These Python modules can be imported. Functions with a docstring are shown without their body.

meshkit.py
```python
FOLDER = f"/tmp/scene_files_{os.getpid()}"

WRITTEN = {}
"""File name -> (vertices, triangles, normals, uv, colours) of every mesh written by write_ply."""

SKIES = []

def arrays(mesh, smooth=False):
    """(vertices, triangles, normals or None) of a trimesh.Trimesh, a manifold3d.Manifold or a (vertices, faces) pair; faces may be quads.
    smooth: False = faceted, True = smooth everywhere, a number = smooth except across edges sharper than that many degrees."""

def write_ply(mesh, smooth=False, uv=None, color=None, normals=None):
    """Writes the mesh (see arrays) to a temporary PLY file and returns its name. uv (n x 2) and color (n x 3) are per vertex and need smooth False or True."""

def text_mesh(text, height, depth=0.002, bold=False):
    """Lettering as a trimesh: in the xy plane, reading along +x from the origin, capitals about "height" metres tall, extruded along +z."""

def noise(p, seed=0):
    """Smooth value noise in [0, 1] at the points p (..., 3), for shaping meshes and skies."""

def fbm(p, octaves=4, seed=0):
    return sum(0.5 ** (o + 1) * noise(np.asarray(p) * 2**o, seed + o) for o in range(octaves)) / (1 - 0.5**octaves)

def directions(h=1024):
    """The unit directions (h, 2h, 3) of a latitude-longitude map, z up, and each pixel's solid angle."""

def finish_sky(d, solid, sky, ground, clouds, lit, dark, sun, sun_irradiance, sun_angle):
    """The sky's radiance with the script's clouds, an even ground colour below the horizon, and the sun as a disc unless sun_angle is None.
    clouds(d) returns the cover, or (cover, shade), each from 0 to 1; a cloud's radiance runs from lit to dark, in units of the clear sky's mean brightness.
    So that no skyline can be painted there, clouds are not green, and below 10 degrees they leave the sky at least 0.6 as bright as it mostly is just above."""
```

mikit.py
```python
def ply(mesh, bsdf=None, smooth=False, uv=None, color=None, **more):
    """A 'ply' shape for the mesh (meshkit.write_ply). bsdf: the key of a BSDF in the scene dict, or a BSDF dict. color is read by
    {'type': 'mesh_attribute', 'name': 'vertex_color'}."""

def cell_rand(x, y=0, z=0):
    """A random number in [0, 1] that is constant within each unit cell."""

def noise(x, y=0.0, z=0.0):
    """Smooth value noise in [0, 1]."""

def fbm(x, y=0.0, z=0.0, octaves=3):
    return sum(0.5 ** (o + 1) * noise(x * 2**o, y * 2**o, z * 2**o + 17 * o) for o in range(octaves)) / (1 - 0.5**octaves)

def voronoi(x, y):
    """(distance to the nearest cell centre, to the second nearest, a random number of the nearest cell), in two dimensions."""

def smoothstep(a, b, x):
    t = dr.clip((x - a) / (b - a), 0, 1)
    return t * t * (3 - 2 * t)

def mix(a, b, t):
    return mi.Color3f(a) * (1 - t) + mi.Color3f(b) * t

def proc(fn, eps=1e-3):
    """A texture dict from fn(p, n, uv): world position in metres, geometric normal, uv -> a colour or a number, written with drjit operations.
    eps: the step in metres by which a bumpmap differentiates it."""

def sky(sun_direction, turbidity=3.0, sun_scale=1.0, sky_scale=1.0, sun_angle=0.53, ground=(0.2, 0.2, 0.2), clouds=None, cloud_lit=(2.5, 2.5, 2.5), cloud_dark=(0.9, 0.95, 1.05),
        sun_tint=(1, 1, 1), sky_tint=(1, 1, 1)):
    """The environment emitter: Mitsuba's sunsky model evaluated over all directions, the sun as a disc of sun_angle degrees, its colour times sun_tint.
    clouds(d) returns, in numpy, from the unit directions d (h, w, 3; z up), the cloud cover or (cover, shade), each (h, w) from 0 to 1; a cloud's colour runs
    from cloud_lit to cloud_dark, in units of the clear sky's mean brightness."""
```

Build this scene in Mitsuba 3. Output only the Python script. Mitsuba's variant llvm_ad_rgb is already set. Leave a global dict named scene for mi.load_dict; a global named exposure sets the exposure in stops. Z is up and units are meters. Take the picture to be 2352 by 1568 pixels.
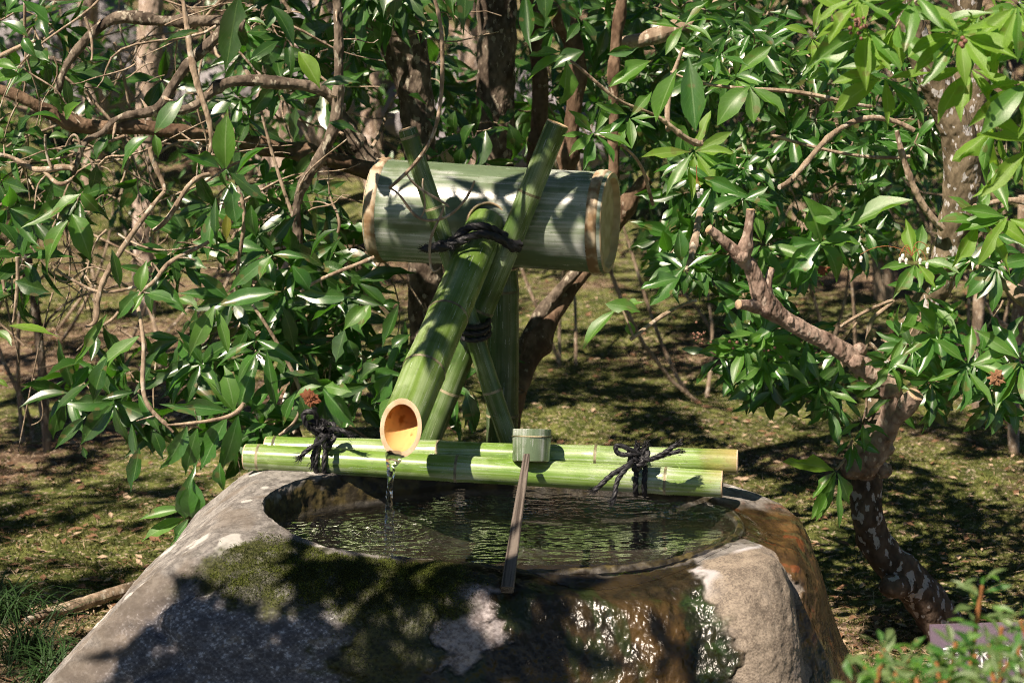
import math, random
import numpy as np, trimesh, mitsuba as mi, drjit as dr
import mikit, meshkit
from mikit import proc, noise as pn, fbm as pf, smoothstep as ss, mix, voronoi, cell_rand
from scipy.interpolate import CubicSpline, interp1d
T = mi.ScalarTransform4f
rng = np.random.default_rng(7)
scene, labels = {}, {}

# ------------------------------------------------------------------ camera, light
CAM = np.array([0.0, 0.0, 1.55]); PITCH = math.radians(10.5); FOV = 28.0
FWD = np.array([0, math.cos(PITCH), -math.sin(PITCH)]); UP = np.array([0, math.sin(PITCH), math.cos(PITCH)])
FPX = 1176 / math.tan(math.radians(FOV / 2))
scene['camera'] = {'type': 'thinlens', 'fov': FOV, 'fov_axis': 'x', 'aperture_radius': 0.0055, 'focus_distance': 4.2,
                   'near_clip': 0.05, 'far_clip': 200.0,
                   'to_world': T().look_at(origin=CAM.tolist(), target=(CAM + FWD).tolist(), up=[0, 0, 1])}
SUN_AZ, SUN_EL = math.radians(40), math.radians(50)
SUN = np.array([-math.cos(SUN_EL) * math.sin(SUN_AZ), -math.cos(SUN_EL) * math.cos(SUN_AZ), math.sin(SUN_EL)])
scene['sky'] = mikit.sky(SUN.tolist(), turbidity=3, sky_scale=0.29, sun_tint=(0.97, 1.0, 1.09))
exposure = 2.5

# survey: a point of the place sighted at (u, v) of the photograph (2352 x 1568), at depth y or at height z
def sight(u, v):
    return FWD + np.array([1, 0, 0]) * ((u - 1176) / FPX) + UP * ((784 - v) / FPX)
def P(u, v, y):
    d = sight(u, v); return CAM + d * (y / d[1])
def PZ(u, v, z):
    d = sight(u, v); return CAM + d * ((z - CAM[2]) / d[2])
def nrm(a):
    a = np.asarray(a, float); return a / (np.linalg.norm(a, axis=-1, keepdims=True) + 1e-12)

# ------------------------------------------------------------------ bookkeeping
COUNT = {}
def numbered(key):
    n = COUNT.get(key, -1) + 1; COUNT[key] = n
    return key if n == 0 else f'{key}_{n:03d}'
def thing(name, label=None, cat=None, group=None, kind=None):
    key = numbered(name); d = {}
    if label: d['label'] = label
    if cat: d['category'] = cat
    if group: d['group'] = group
    if kind: d['kind'] = kind
    if d: labels[key] = d
    return key
def part(parent, name, shape, label=None, kind=None):
    key = numbered(f'{parent}__{name}'); scene[key] = shape
    d = {}
    if label: d['label'] = label
    if kind: d['kind'] = kind
    if d: labels[key] = d
    return key

# ------------------------------------------------------------------ mesh helpers
def grid_faces(m, n, closed=False):
    i, j = np.meshgrid(np.arange(m - 1), np.arange(n - (0 if closed else 1)), indexing='ij')
    a = i * n + j; b = i * n + (j + 1) % n; c = (i + 1) * n + (j + 1) % n; d = (i + 1) * n + j
    q = np.stack([a, b, c, d], -1).reshape(-1, 4)
    return np.vstack([q[:, [0, 1, 2]], q[:, [0, 2, 3]]])
def frames(p):
    t = nrm(np.gradient(p, axis=0)); a = np.zeros_like(p)
    h = np.array([0, 0, 1.0]) if abs(t[0][2]) < 0.9 else np.array([1.0, 0, 0])
    a[0] = nrm(np.cross(t[0], h))
    for k in range(1, len(p)):
        x = a[k - 1] - t[k] * np.dot(a[k - 1], t[k]); a[k] = nrm(x)
    return t, a, np.cross(t, a)
def resample(pts, step):
    pts = np.asarray(pts, float)
    s = np.concatenate([[0], np.cumsum(np.linalg.norm(np.diff(pts, axis=0), axis=1))])
    n = max(3, int(s[-1] / step) + 1)
    x = np.linspace(0, s[-1], n)
    if len(pts) > 2:
        return CubicSpline(s, pts)(x), s, x
    return interp1d(s, pts, axis=0)(x), s, x
def tube(pts, radii, sides=12, step=0.01, rough=0.0, rscale=20, seed=0, caps=True, knobs=()):
    """a swept limb; radii per control point; rough = fraction of radius displaced by noise; returns (v, f, uv)"""
    pts = np.asarray(pts, float); radii = np.broadcast_to(np.asarray(radii, float), (len(pts),))
    p, s, x = resample(pts, step)
    r = np.interp(x, s, radii)
    for (at, amp, wid) in knobs:
        r = r * (1 + amp * np.exp(-((x / s[-1] - at) / wid) ** 2))
    t, a, b = frames(p)
    th = np.arange(sides + 1) / sides * 2 * np.pi
    d = np.cos(th)[None, :, None] * a[:, None] + np.sin(th)[None, :, None] * b[:, None]
    v = p[:, None] + r[:, None, None] * d
    if rough:
        nz = meshkit.fbm(v * np.array([1, 1, 1.0]) * rscale, 3, seed) - 0.5
        v = v + d * (nz * 2 * rough * r[:, None])[..., None]
    n = sides + 1
    uv = np.stack([np.broadcast_to(th / (2 * np.pi), (len(p), n)), np.broadcast_to(x[:, None], (len(p), n))], -1)
    v = v.reshape(-1, 3); uv = uv.reshape(-1, 2); f = grid_faces(len(p), n)
    if caps:
        for e, sg in ((0, -1), (len(p) - 1, 1)):
            c = len(v); ring = e * n + np.arange(n)
            ctr = v[ring[:-1]].mean(0) + t[e] * sg * r[e] * 0.15
            v = np.vstack([v, v[ring], ctr[None]]); uv = np.vstack([uv, uv[ring], [[0.5, uv[ring[0], 1]]]])
            k = np.arange(n - 1); cc = np.full(n - 1, c + n)
            f = np.vstack([f, np.stack([c + k, c + k + 1, cc], 1) if sg > 0 else np.stack([c + k + 1, c + k, cc], 1)])
    return v, f, uv
def merge(ms):
    vs, fs, us, o = [], [], [], 0
    for m in ms:
        vs.append(m[0]); fs.append(m[1] + o); us.append(m[2] if len(m) > 2 else np.zeros((len(m[0]), 2))); o += len(m[0])
    return np.vstack(vs), np.vstack(fs), np.vstack(us)
def ply(m, bsdf, smooth=True, **k):
    return mikit.ply((m[0], m[1]), bsdf, smooth=smooth, uv=m[2] if len(m) > 2 else None, **k)
def warp(v, amp=.007):
    """grown, not turned: a gentle wander of everything in place"""
    return v + amp * (np.stack([meshkit.fbm(v * 4.5 + o, 2, 90 + o) for o in range(3)], -1) - .5)
def lathe(p0, p1, prof, sides=48, arc=None):
    """surface of revolution about p0->p1: prof = [(distance along axis in m, radius)]"""
    p0, p1 = np.asarray(p0, float), np.asarray(p1, float); ax = nrm(p1 - p0)
    h = np.array([0, 0, 1.0]) if abs(ax[2]) < 0.9 else np.array([0, 1.0, 0])
    a = nrm(np.cross(ax, h)); b = np.cross(ax, a)
    prof = np.asarray(prof, float); th = np.arange(sides + 1) / sides * 2 * np.pi
    d = np.cos(th)[:, None] * a + np.sin(th)[:, None] * b
    v = p0 + prof[:, 0, None, None] * ax + prof[:, 1, None, None] * d[None]
    v = warp(v)
    uv = np.stack([np.broadcast_to(th / (2 * np.pi), v.shape[:2]), np.broadcast_to(prof[:, :1], v.shape[:2])], -1)
    return v.reshape(-1, 3), grid_faces(len(prof), sides + 1), uv.reshape(-1, 2)

# ------------------------------------------------------------------ materials
def rgb(*c): return {'type': 'rgb', 'value': [float(x) for x in c]}
def principled(col, rough=0.5, spec=0.5, cc=0.0, ccg=0.6, **k):
    d = {'type': 'principled', 'base_color': col if isinstance(col, dict) else rgb(*col), 'roughness': rough, 'specular': spec, **k}
    if cc: d.update(clearcoat=cc, clearcoat_gloss=ccg)
    return {'type': 'twosided', 'bsdf': d}
def bump(bsdf, fn, scale, eps=1e-3):
    return {'type': 'bumpmap', 'tex': proc(fn, eps), 'scale': scale, 'bsdf': bsdf}

def bamboo(green, pale, bloom, grain=1.0, white=(0.50, 0.54, 0.51)):
    def fn(p, n, uv):
        u, v = uv.x, uv.y
        fine = pf(u * 170 * grain, v * 9, 3.0, 3); streak = pf(u * 34 * grain, v * 3.5, 8.0, 3)
        broad = pf(p.x * 11, p.y * 11, p.z * 11, 4)
        c = mix(green, pale, ss(0.3, 0.75, broad * .7 + streak * .3))
        c = c * (.94 + .12 * fine)
        w = ss(0.42, 0.80, fine * .22 + streak * 0.30 + broad * 0.48) * bloom
        c = mix(c, white, w); stain = ss(.56, .70, pf(p.x * 23 + 1, p.y * 23, p.z * 23, 4)); c = mix(c, c * mi.Color3f(.62, .66, .5), stain * .7)
        fleck = ss(.74, .80, pf(p.x * 160, p.y * 160, p.z * 160, 2)); c = mix(c, (.10, .10, .05), fleck * .35)
        scr = ss(.80, .84, pf(u * 120 * grain, v * 26, 21.0, 2)); return mix(c, white, scr * .5)
    return fn
fresh = bamboo((0.15, 0.265, 0.04), (0.26, 0.37, 0.08), 0.8)
def freshf(p, n, uv):
    aged = ss(.36, .47, p.x + .06 * (pf(p.x * 20, p.y * 20, p.z * 20, 3) - .5)) * ss(.40, .62, pf(p.x * 12 + 4, p.y * 26, p.z * 26, 3))
    return mix(fresh(p, n, uv), (.42, .29, .12), aged * .75)
scene['bamboo_fresh'] = principled(proc(freshf), 0.24, 0.7, 1.0, 0.9)
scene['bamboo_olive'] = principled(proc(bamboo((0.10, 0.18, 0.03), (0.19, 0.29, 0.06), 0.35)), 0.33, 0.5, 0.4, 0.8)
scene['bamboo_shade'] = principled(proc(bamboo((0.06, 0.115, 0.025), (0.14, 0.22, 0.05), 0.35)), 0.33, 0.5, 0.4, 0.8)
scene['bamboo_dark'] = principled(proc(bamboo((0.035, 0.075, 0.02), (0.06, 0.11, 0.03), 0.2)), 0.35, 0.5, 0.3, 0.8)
scene['bamboo_waxy'] = principled(proc(bamboo((0.115, 0.165, 0.09), (0.20, 0.26, 0.16), 1.4, 1.0, (.52, .54, .53))), 0.30, 0.6, 0.5, 0.8)
def woodf(a, b):
    def fn(p, n, uv):
        g = pf(p.x * 40, p.y * 40, p.z * 40, 3)
        return mix(a, b, ss(0.3, 0.7, g))
    return fn
scene['bamboo_wood'] = principled(proc(woodf((0.47, 0.35, 0.21), (0.60, 0.47, 0.31))), 0.5, 0.4)
scene['bamboo_node'] = principled(proc(woodf((0.085, 0.085, 0.045), (0.40, 0.35, 0.22))), 0.5, 0.3)
scene['bamboo_sheath'] = principled(proc(woodf((0.24, 0.15, 0.075), (0.56, 0.47, 0.34))), 0.5, 0.3)
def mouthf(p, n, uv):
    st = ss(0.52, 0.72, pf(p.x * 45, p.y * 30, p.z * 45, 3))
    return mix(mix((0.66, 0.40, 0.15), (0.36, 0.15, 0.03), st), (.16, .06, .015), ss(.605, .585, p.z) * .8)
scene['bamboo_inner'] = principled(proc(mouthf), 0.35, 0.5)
scene['rope_fibre'] = principled((0.016, 0.016, 0.019), 0.55, 0.5)
def handlef(p, n, uv):
    g = pf(uv.x * 30, uv.y * 8, 1.0, 3)
    return mix((0.060, 0.048, 0.040), (0.185, 0.155, 0.13), ss(0.3, 0.7, g))
scene['weathered_wood'] = principled(proc(handlef), 0.7, 0.3)

#@@STONE
# ------------------------------------------------------------------ stone basin
ZW = 0.45
th16 = np.arange(16) * 22.5
Wl = [(.45, 3.94), (.44, 4.05), (.36, 4.15), (.19, 4.22), (-.03, 4.25), (-.18, 4.22), (-.31, 4.16), (-.42, 4.08), (-.477, 3.95), (-.45, 3.82),
      (-.34, 3.70), (-.18, 3.668), (-.03, 3.655), (.11, 3.655), (.27, 3.70), (.40, 3.82)]
Wl = np.array(Wl); CW = np.array([-.02, 3.94])
z3 = [.436, .452, .474, .482, .488, .496, .503, .505, .502, .495, .478, .466, .456, .436, .436, .447]
K4 = [(.555, 3.93, .418), (.575, 4.08, .428), (.48, 4.22, .450), (.25, 4.33, .465), (-.03, 4.345, .475), (-.25, 4.345, .485), (-.45, 4.31, .488), (-.56, 4.2, .485),
      (-.585, 3.98, .465), (-.62, 3.69, .448), (-.43, 3.59, .435), (-.2, 3.56, .43), (0.0, 3.572, .43), (.14, 3.585, .415), (.33, 3.60, .418), (.50, 3.75, .425)]
K5 = [(.635, 3.90, .25), (.645, 4.12, .25), (.58, 4.33, .25), (.27, 4.385, .25), (-.03, 4.39, .25), (-.3, 4.39, .25), (-.55, 4.40, .27), (-.73, 4.26, .28),
      (-.79, 3.98, .265), (-.83, 3.58, .27), (-.52, 3.47, .26), (-.22, 3.455, .25), (.02, 3.475, .25), (.17, 3.50, .25), (.36, 3.49, .25), (.53, 3.62, .25)]
K6 = [(.78, 3.86, -.04), (.78, 4.18, -.04), (.60, 4.38, -.04), (.28, 4.40, -.04), (-.05, 4.40, -.04), (-.35, 4.41, -.04), (-.7, 4.46, -.04), (-.98, 4.32, -.04),
      (-1.08, 3.98, -.04), (-1.12, 3.50, -.04), (-.62, 3.36, -.04), (-.25, 3.37, -.04), (.02, 3.40, -.04), (.2, 3.42, -.04), (.40, 3.42, -.04), (.62, 3.55, -.04)]
def ringpts(xy, z): return np.c_[np.asarray(xy)[:, :2], np.broadcast_to(z, 16)]
r0 = ringpts(CW + (Wl - CW) * 0.02, .31); r1 = ringpts(CW + (Wl - CW) * 0.70, .315); r1b = ringpts(CW + (Wl - CW) * 0.93, .345)
r2 = ringpts(CW + (Wl - CW) * 1.0, ZW - .005); r3 = ringpts(CW + (Wl - CW) * 1.0 + nrm(Wl - CW) * .014, z3)
K4 = np.array(K4); K5 = np.array(K5); K6 = np.array(K6)
r34 = r3 * .5 + K4 * .5 + np.c_[np.zeros(16), np.zeros(16), [-.004, .0, .008, .01, .01, .01, .01, .01, .01, .01, .01, .01, .002, -.006, .000, .006]]
rings = [r0, r1, r1b, r2, r3, r34, K4, K4 * .55 + K5 * .45 + np.c_[nrm(K5[:, :2] - K4[:, :2]) * .012, np.full(16, .012)], K5, K6]
NT, NS = 900, 260
tt = np.linspace(0, 16, NT + 1)
RR = []
crease = (.95 * np.exp(-((tt - 9) / .9) ** 2))[:, None]
for k, r in enumerate(rings):
    q = np.vstack([r, r[:1]]); c = crease if k >= 6 else 0
    RR.append(CubicSpline(np.arange(17), q, bc_type='periodic')(tt) * (1 - c) + interp1d(np.arange(17), q, axis=0)(tt) * c)
RR = np.array(RR)
sk = np.array([0, 1, 1.6, 2.3, 2.9, 3.6, 4.5, 5.4, 6.5, 8.2])
from scipy.interpolate import PchipInterpolator
sv = np.sort(np.concatenate([np.linspace(0, 2.2, 40, endpoint=False), np.linspace(2.2, 6.6, 190, endpoint=False), np.linspace(6.6, 8.2, 31)]))
SV = PchipInterpolator(sk, RR, axis=0)(sv)          # (ns, nt+1, 3)
def grid_normals(g):
    du = np.gradient(g, axis=1); dv = np.gradient(g, axis=0); n = nrm(np.cross(du, dv)); return n
def displace(g, s):
    n = grid_normals(g)
    n = np.where((n[..., 2:] < 0) & (s[:, None, None] < 4.8) & (s[:, None, None] > 2.8), -n, n)
    out = g[..., :2] - np.array([-.02, 3.94]); 
    c = np.concatenate([out, np.full(out.shape[:2] + (1,), .3)], -1)
    flip = (n * c).sum(-1) < 0
    flip &= s[:, None] > 2.8
    n = np.where(flip[..., None], -n, n)
    d = (meshkit.fbm(g * 5, 4, 3) - .5) * .026 + (meshkit.fbm(g * 24, 4, 5) - .5) * .006 + (meshkit.fbm(g * 90, 3, 9) - .5) * .0035
    t = tt[None, :]; S = s[:, None]
    body = np.clip((S - 3.2) / 1.2, 0, 1)
    # rib between the two overflows, the gullies beside it, and the split along the left slope
    d = d + body * (.026 * np.exp(-((t - 14.62) / .42) ** 4) - .022 * np.exp(-((t - 13.95) / .22) ** 2) - .026 * np.exp(-((t - 15.33) / .16) ** 2))
    d = d - .012 * np.exp(-((t - 9.35 - .1 * (S - 4.5) + .15 * np.sin(S * 5)) / .07) ** 2) * np.clip((S - 4) / .8, 0, 1)
    rip = (meshkit.fbm(np.stack(np.broadcast_arrays(t * 5, S * 1.1, 0 * t + 3), -1), 4, 77) - .5)
    d = d + body * rip * .016 * np.clip(1.6 - np.abs(t - 14.5) , 0, 1)
    rub = (meshkit.fbm(g * np.array([60, 60, 40]), 3, 15) - .5) * .014 * ((S > 2.2) & (S < 3.0))
    d = d + rub
    w = np.interp(s, [0, 2.2, 2.7, 3.1, 3.8, 4.6], [.5, .7, .55, .35, .55, 1.0])[:, None]
    return g + n * (d * w)[..., None]
STONE_G = displace(SV, sv)
STONE_G[:, -1] = STONE_G[:, 0]
stone_uv = np.stack(np.broadcast_arrays(tt[None, :], sv[:, None]), -1).reshape(-1, 2)
stone_mesh = (STONE_G.reshape(-1, 3), grid_faces(len(sv), NT + 1)[:, ::-1], stone_uv)

def band(x, lo, hi, w): return ss(lo - w, lo + w, x) * (1 - ss(hi - w, hi + w, x))
def stone_masks(t, s, e):
    """wet, moss, dry grey face, dry patch, rib, overflow on the right (each 0..1) from the place along and down the boulder; e = edge noise around 0"""
    t2 = t + e * .9; s2 = s + e * 1.3
    rim = 1 - ss(2.62, 2.86, s + e * .9)
    moss = band(t2, 9.28, 11.6, .16) * band(s2, 3.15, 5.1, .2)
    moss = dr.maximum(moss, band(t2, 10.62, 11.12, .10) * band(s2, 4.6, 7.5, .2))
    patch = band(t + e * .8, 11.26, 11.80, .05) * band(s2 - dr.abs(t - 11.55) * .6, 4.15, 5.75, .12)
    rib = band(t + e * .35 + .05 * dr.sin(s * 3.0), 14.22, 15.40, .05) * ss(3.2, 3.34, s + e * .5 - .16 * dr.maximum(t - 14.9, 0) - .5 * dr.maximum(14.45 - t, 0))
    front = band(t2, 10.75, 14.3, .10) * ss(2.5, 2.9, s2)
    right = ss(15.22, 15.40, t2) + (1 - ss(1.05, 1.6, t2)); right = dr.clip(right, 0, 1) * ss(2.5, 2.8, s)
    wet = dr.clip(dr.maximum(dr.maximum(front, right), rim) - rib - patch * .95, 0, 1)
    return rim, moss, patch, rib, front, right, wet
def stone_edge(p): return pf(p.x * 22, p.y * 22, p.z * 22, 4) - .5
def stonef(p, n, uv):
    t, s = uv.x, uv.y; e = stone_edge(p)
    rim, moss, patch, rib, front, right, wet = stone_masks(t, s, e)
    g1 = pf(p.x * 45, p.y * 45, p.z * 45, 4); g2 = pf(p.x * 220, p.y * 220, p.z * 220, 3); g3 = pf(p.x * 13 + 5, p.y * 13, p.z * 13, 4)
    dry = mix((.10, .092, .085), (.255, .24, .222), ss(.3, .7, g1 * .6 + g2 * .4)); dry = mix(dry, (.15, .12, .09), ss(.5, .7, g3) * .5)
    dry = mix(dry, (.46, .45, .42), ss(.60, .66, pf(p.x * 17 + 2, p.y * 17, p.z * 17 + 9, 3)) * .8)
    face = mix((.085, .08, .088), (.23, .22, .235), ss(.34, .66, g1 * .5 + g2 * .5)); face = mix(face, (.50, .50, .54), ss(.56, .66, g2 * .6 + g1 * .4) * .85); face = mix(face, (.17, .13, .085), ss(.62, .70, g1) * .5)
    fm = ss(9.05, 9.3, t + e * .4) * (1 - ss(10.9, 11.2, t)) * ss(3.9, 4.4, s + e)
    c = mix(dry, face, fm)
    c = mix(c, mix((.07, .055, .04), (.15, .12, .09), g1), band(t + e * .5, 9.02, 9.35, .08) * ss(4.2, 4.6, s) * .7)
    wb = mix((.014, .011, .006), (.036, .026, .012), ss(.3, .7, g1))
    amber = ss(4.3, 5.3, s + ss(13.2, 13.9, t) * .25) * ss(.40, .60, pf(t * 3.0, s * .8, 4.0, 3) + .10 * ss(5.0, 6.5, s)) * ss(12.0, 13.4, t) * (1 - ss(14.15, 14.4, t))
    wb = mix(wb, mix((.060, .034, .010), (.115, .066, .020), g1), amber * .7)
    wb = mix(wb, (.020, .034, .008), ss(.52, .66, pf(t * 4 + 8, s * 1.0, 1.0, 3)) * .7)
    gul = band(t + e * .4, 13.92, 14.24, .04) * ss(3.9, 4.4, s); wb = mix(wb, mix((.010, .014, .006), (.016, .036, .010), ss(.4, .6, g1)), gul * .9)
    c = mix(c, wb, front)
    rb = mix((.035, .021, .009), (.12, .07, .026), ss(.3, .7, g1 * .5 + .5 * pf(t * 5, s * 1.5, 2.0, 4))); rb = mix(rb, (.17, .055, .02), ss(.62, .70, pf(p.x * 40, p.y * 40, p.z * 22, 3)) * .7); rb = mix(rb, (.07, .075, .03), ss(.56, .66, pf(t * 6 + 9, s * 1.2, 7.0, 3)) * .6)
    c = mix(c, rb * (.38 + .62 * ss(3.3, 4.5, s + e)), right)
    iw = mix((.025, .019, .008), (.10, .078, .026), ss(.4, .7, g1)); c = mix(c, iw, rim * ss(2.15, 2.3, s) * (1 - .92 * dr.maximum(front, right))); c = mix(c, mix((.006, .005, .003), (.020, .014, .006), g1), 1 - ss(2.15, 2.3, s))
    pale = mix((.15, .125, .12), (.40, .36, .36), ss(.32, .68, g1 * .5 + g2 * .5)); c = mix(c, pale, patch)
    lob = mix((.13, .105, .082), (.30, .25, .195), ss(.30, .70, pf(p.x * 380, p.y * 380, p.z * 380, 3) * .6 + g1 * .4)); lob = mix(lob, (.16, .15, .155), ss(.5, .66, g3) * .5); edge = (1 - ss(.0, .09, dr.abs(t + e * .35 + .05 * dr.sin(s * 3.0) - 14.25))) * (1 - ss(4.0, 5.0, s))
    edge = dr.maximum(edge, (1 - ss(.02, .16, dr.abs(s - 3.36 - .16 * dr.maximum(t - 14.9, 0)))) * ss(14.7, 15.0, t) * (1 - ss(3.7, 4.2, s))); lob = mix(lob, (.50, .49, .51), edge * .75); c = mix(c, lob, rib)
    mo = mix((.024, .027, .008), (.060, .066, .016), ss(.3, .7, g2)); return mix(c, mo, moss * (.55 + .45 * ss(.35, .55, g1)))
def stone_rough(p, n, uv):
    rim, moss, patch, rib, front, right, wet = stone_masks(uv.x, uv.y, stone_edge(p)); return .80 - .48 * wet * (1 - moss * .6) * (1 - .55 * rim)
def stone_bump(p, n, uv):
    rim, moss, patch, rib, front, right, wet = stone_masks(uv.x, uv.y, stone_edge(p))
    g = pf(p.x * 190, p.y * 190, p.z * 190, 3) * .0016 + pf(p.x * 60, p.y * 60, p.z * 60, 3) * .0030
    fl = pf(p.x * 95, p.y * 60, p.z * 48, 3) * .0042 + pf(p.x * 46, p.y * 30, p.z * 20, 3) * .012 + pf(p.x * 210, p.y * 160, p.z * 90, 3) * .0022 * ss(.45, .6, pf(p.x * 16, p.y * 16, p.z * 16, 2))
    return g * (1 - wet * .45) + fl * wet * ss(3.1, 3.6, uv.y)
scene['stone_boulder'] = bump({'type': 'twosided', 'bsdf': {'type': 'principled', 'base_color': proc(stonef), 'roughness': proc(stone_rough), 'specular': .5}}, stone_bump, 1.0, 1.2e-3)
basin = thing('stone_basin', 'large grey boulder hollowed into a water basin, mossy in front and wet where it overflows', 'stone basin')
part(basin, 'boulder', ply(stone_mesh, 'stone_boulder'))
scene['moss_dark'] = principled((.048, .060, .014), .8, .2); scene['moss_bright'] = principled((.10, .125, .022), .8, .2)
def moss_mask_np(t, s, e):
    b = lambda x, lo, hi: (x > lo) & (x < hi)
    t2, s2 = t + e * .9, s + e * 1.3
    return (b(t2, 9.25, 11.6) & b(s2, 3.15, 5.05)) | (b(t2, 10.6, 11.15) & b(s2, 4.6, 7.2)) | (b(t2, 12.2, 13.6) & b(s2, 6.0, 7.0) & (e > .12))
def tufts(pos, nor, size, seed, blades=3):
    g = np.random.default_rng(seed); n = len(pos); out = []
    for k in range(blades):
        d = nrm(nor + g.normal(0, .65, (n, 3))); x = nrm(np.cross(d, g.normal(0, 1, (n, 3)))); l = size * g.uniform(.5, 1.3, (n, 1)); w = l * .28
        b = pos + g.normal(0, size * .4, (n, 3)); out.append(np.stack([b - x * w, b + x * w, b + d * l], 1).reshape(-1, 3))
    v = np.vstack(out); return v, np.arange(len(v)).reshape(-1, 3)
def stone_moss():
    g = np.random.default_rng(3); n = 260000
    j = g.uniform(NT * 9.0 / 16, NT * 13.8 / 16, n).astype(int); i = g.integers(int(np.searchsorted(sv, 3.1)), int(np.searchsorted(sv, 7.2)), n)
    pos = STONE_G[i, j] + g.normal(0, .0015, (n, 3)); e = meshkit.fbm(pos * 22 + 5, 4, 7) - .5
    ok = moss_mask_np(tt[j], sv[i], e) & (g.random(n) < np.clip((meshkit.fbm(pos * 30, 3, 19) - .40) * 6, .45, .95) * np.clip(1 - (np.abs(sv[i] - 4.0) - .55) / .75, .12, 1) * np.clip((np.minimum(tt[j] - 9.2, 11.7 - tt[j])) / .5, .15, 1))
    nor = nrm(np.cross(STONE_G[i, j + 1] - STONE_G[i, j], STONE_G[i + 1, j] - STONE_G[i, j])); nor = np.where((nor * (STONE_G[i, j] - np.array([0, 3.95, .3]))).sum(-1, keepdims=True) < 0, -nor, nor)
    pos, nor, e = pos[ok], nor[ok], e[ok]
    br = (meshkit.fbm(pos * 55, 3, 31) > .56) & (g.random(len(pos)) < .7)
    return tufts(pos[~br], nor[~br], .0026, 1), tufts(pos[br], nor[br], .0032, 2)
MD, MB = stone_moss()
part(basin, 'moss', mikit.ply(MD, 'moss_dark'), kind='stuff'); part(basin, 'moss', mikit.ply(MB, 'moss_bright'), kind='stuff')
#@@ENDSTONE

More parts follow.
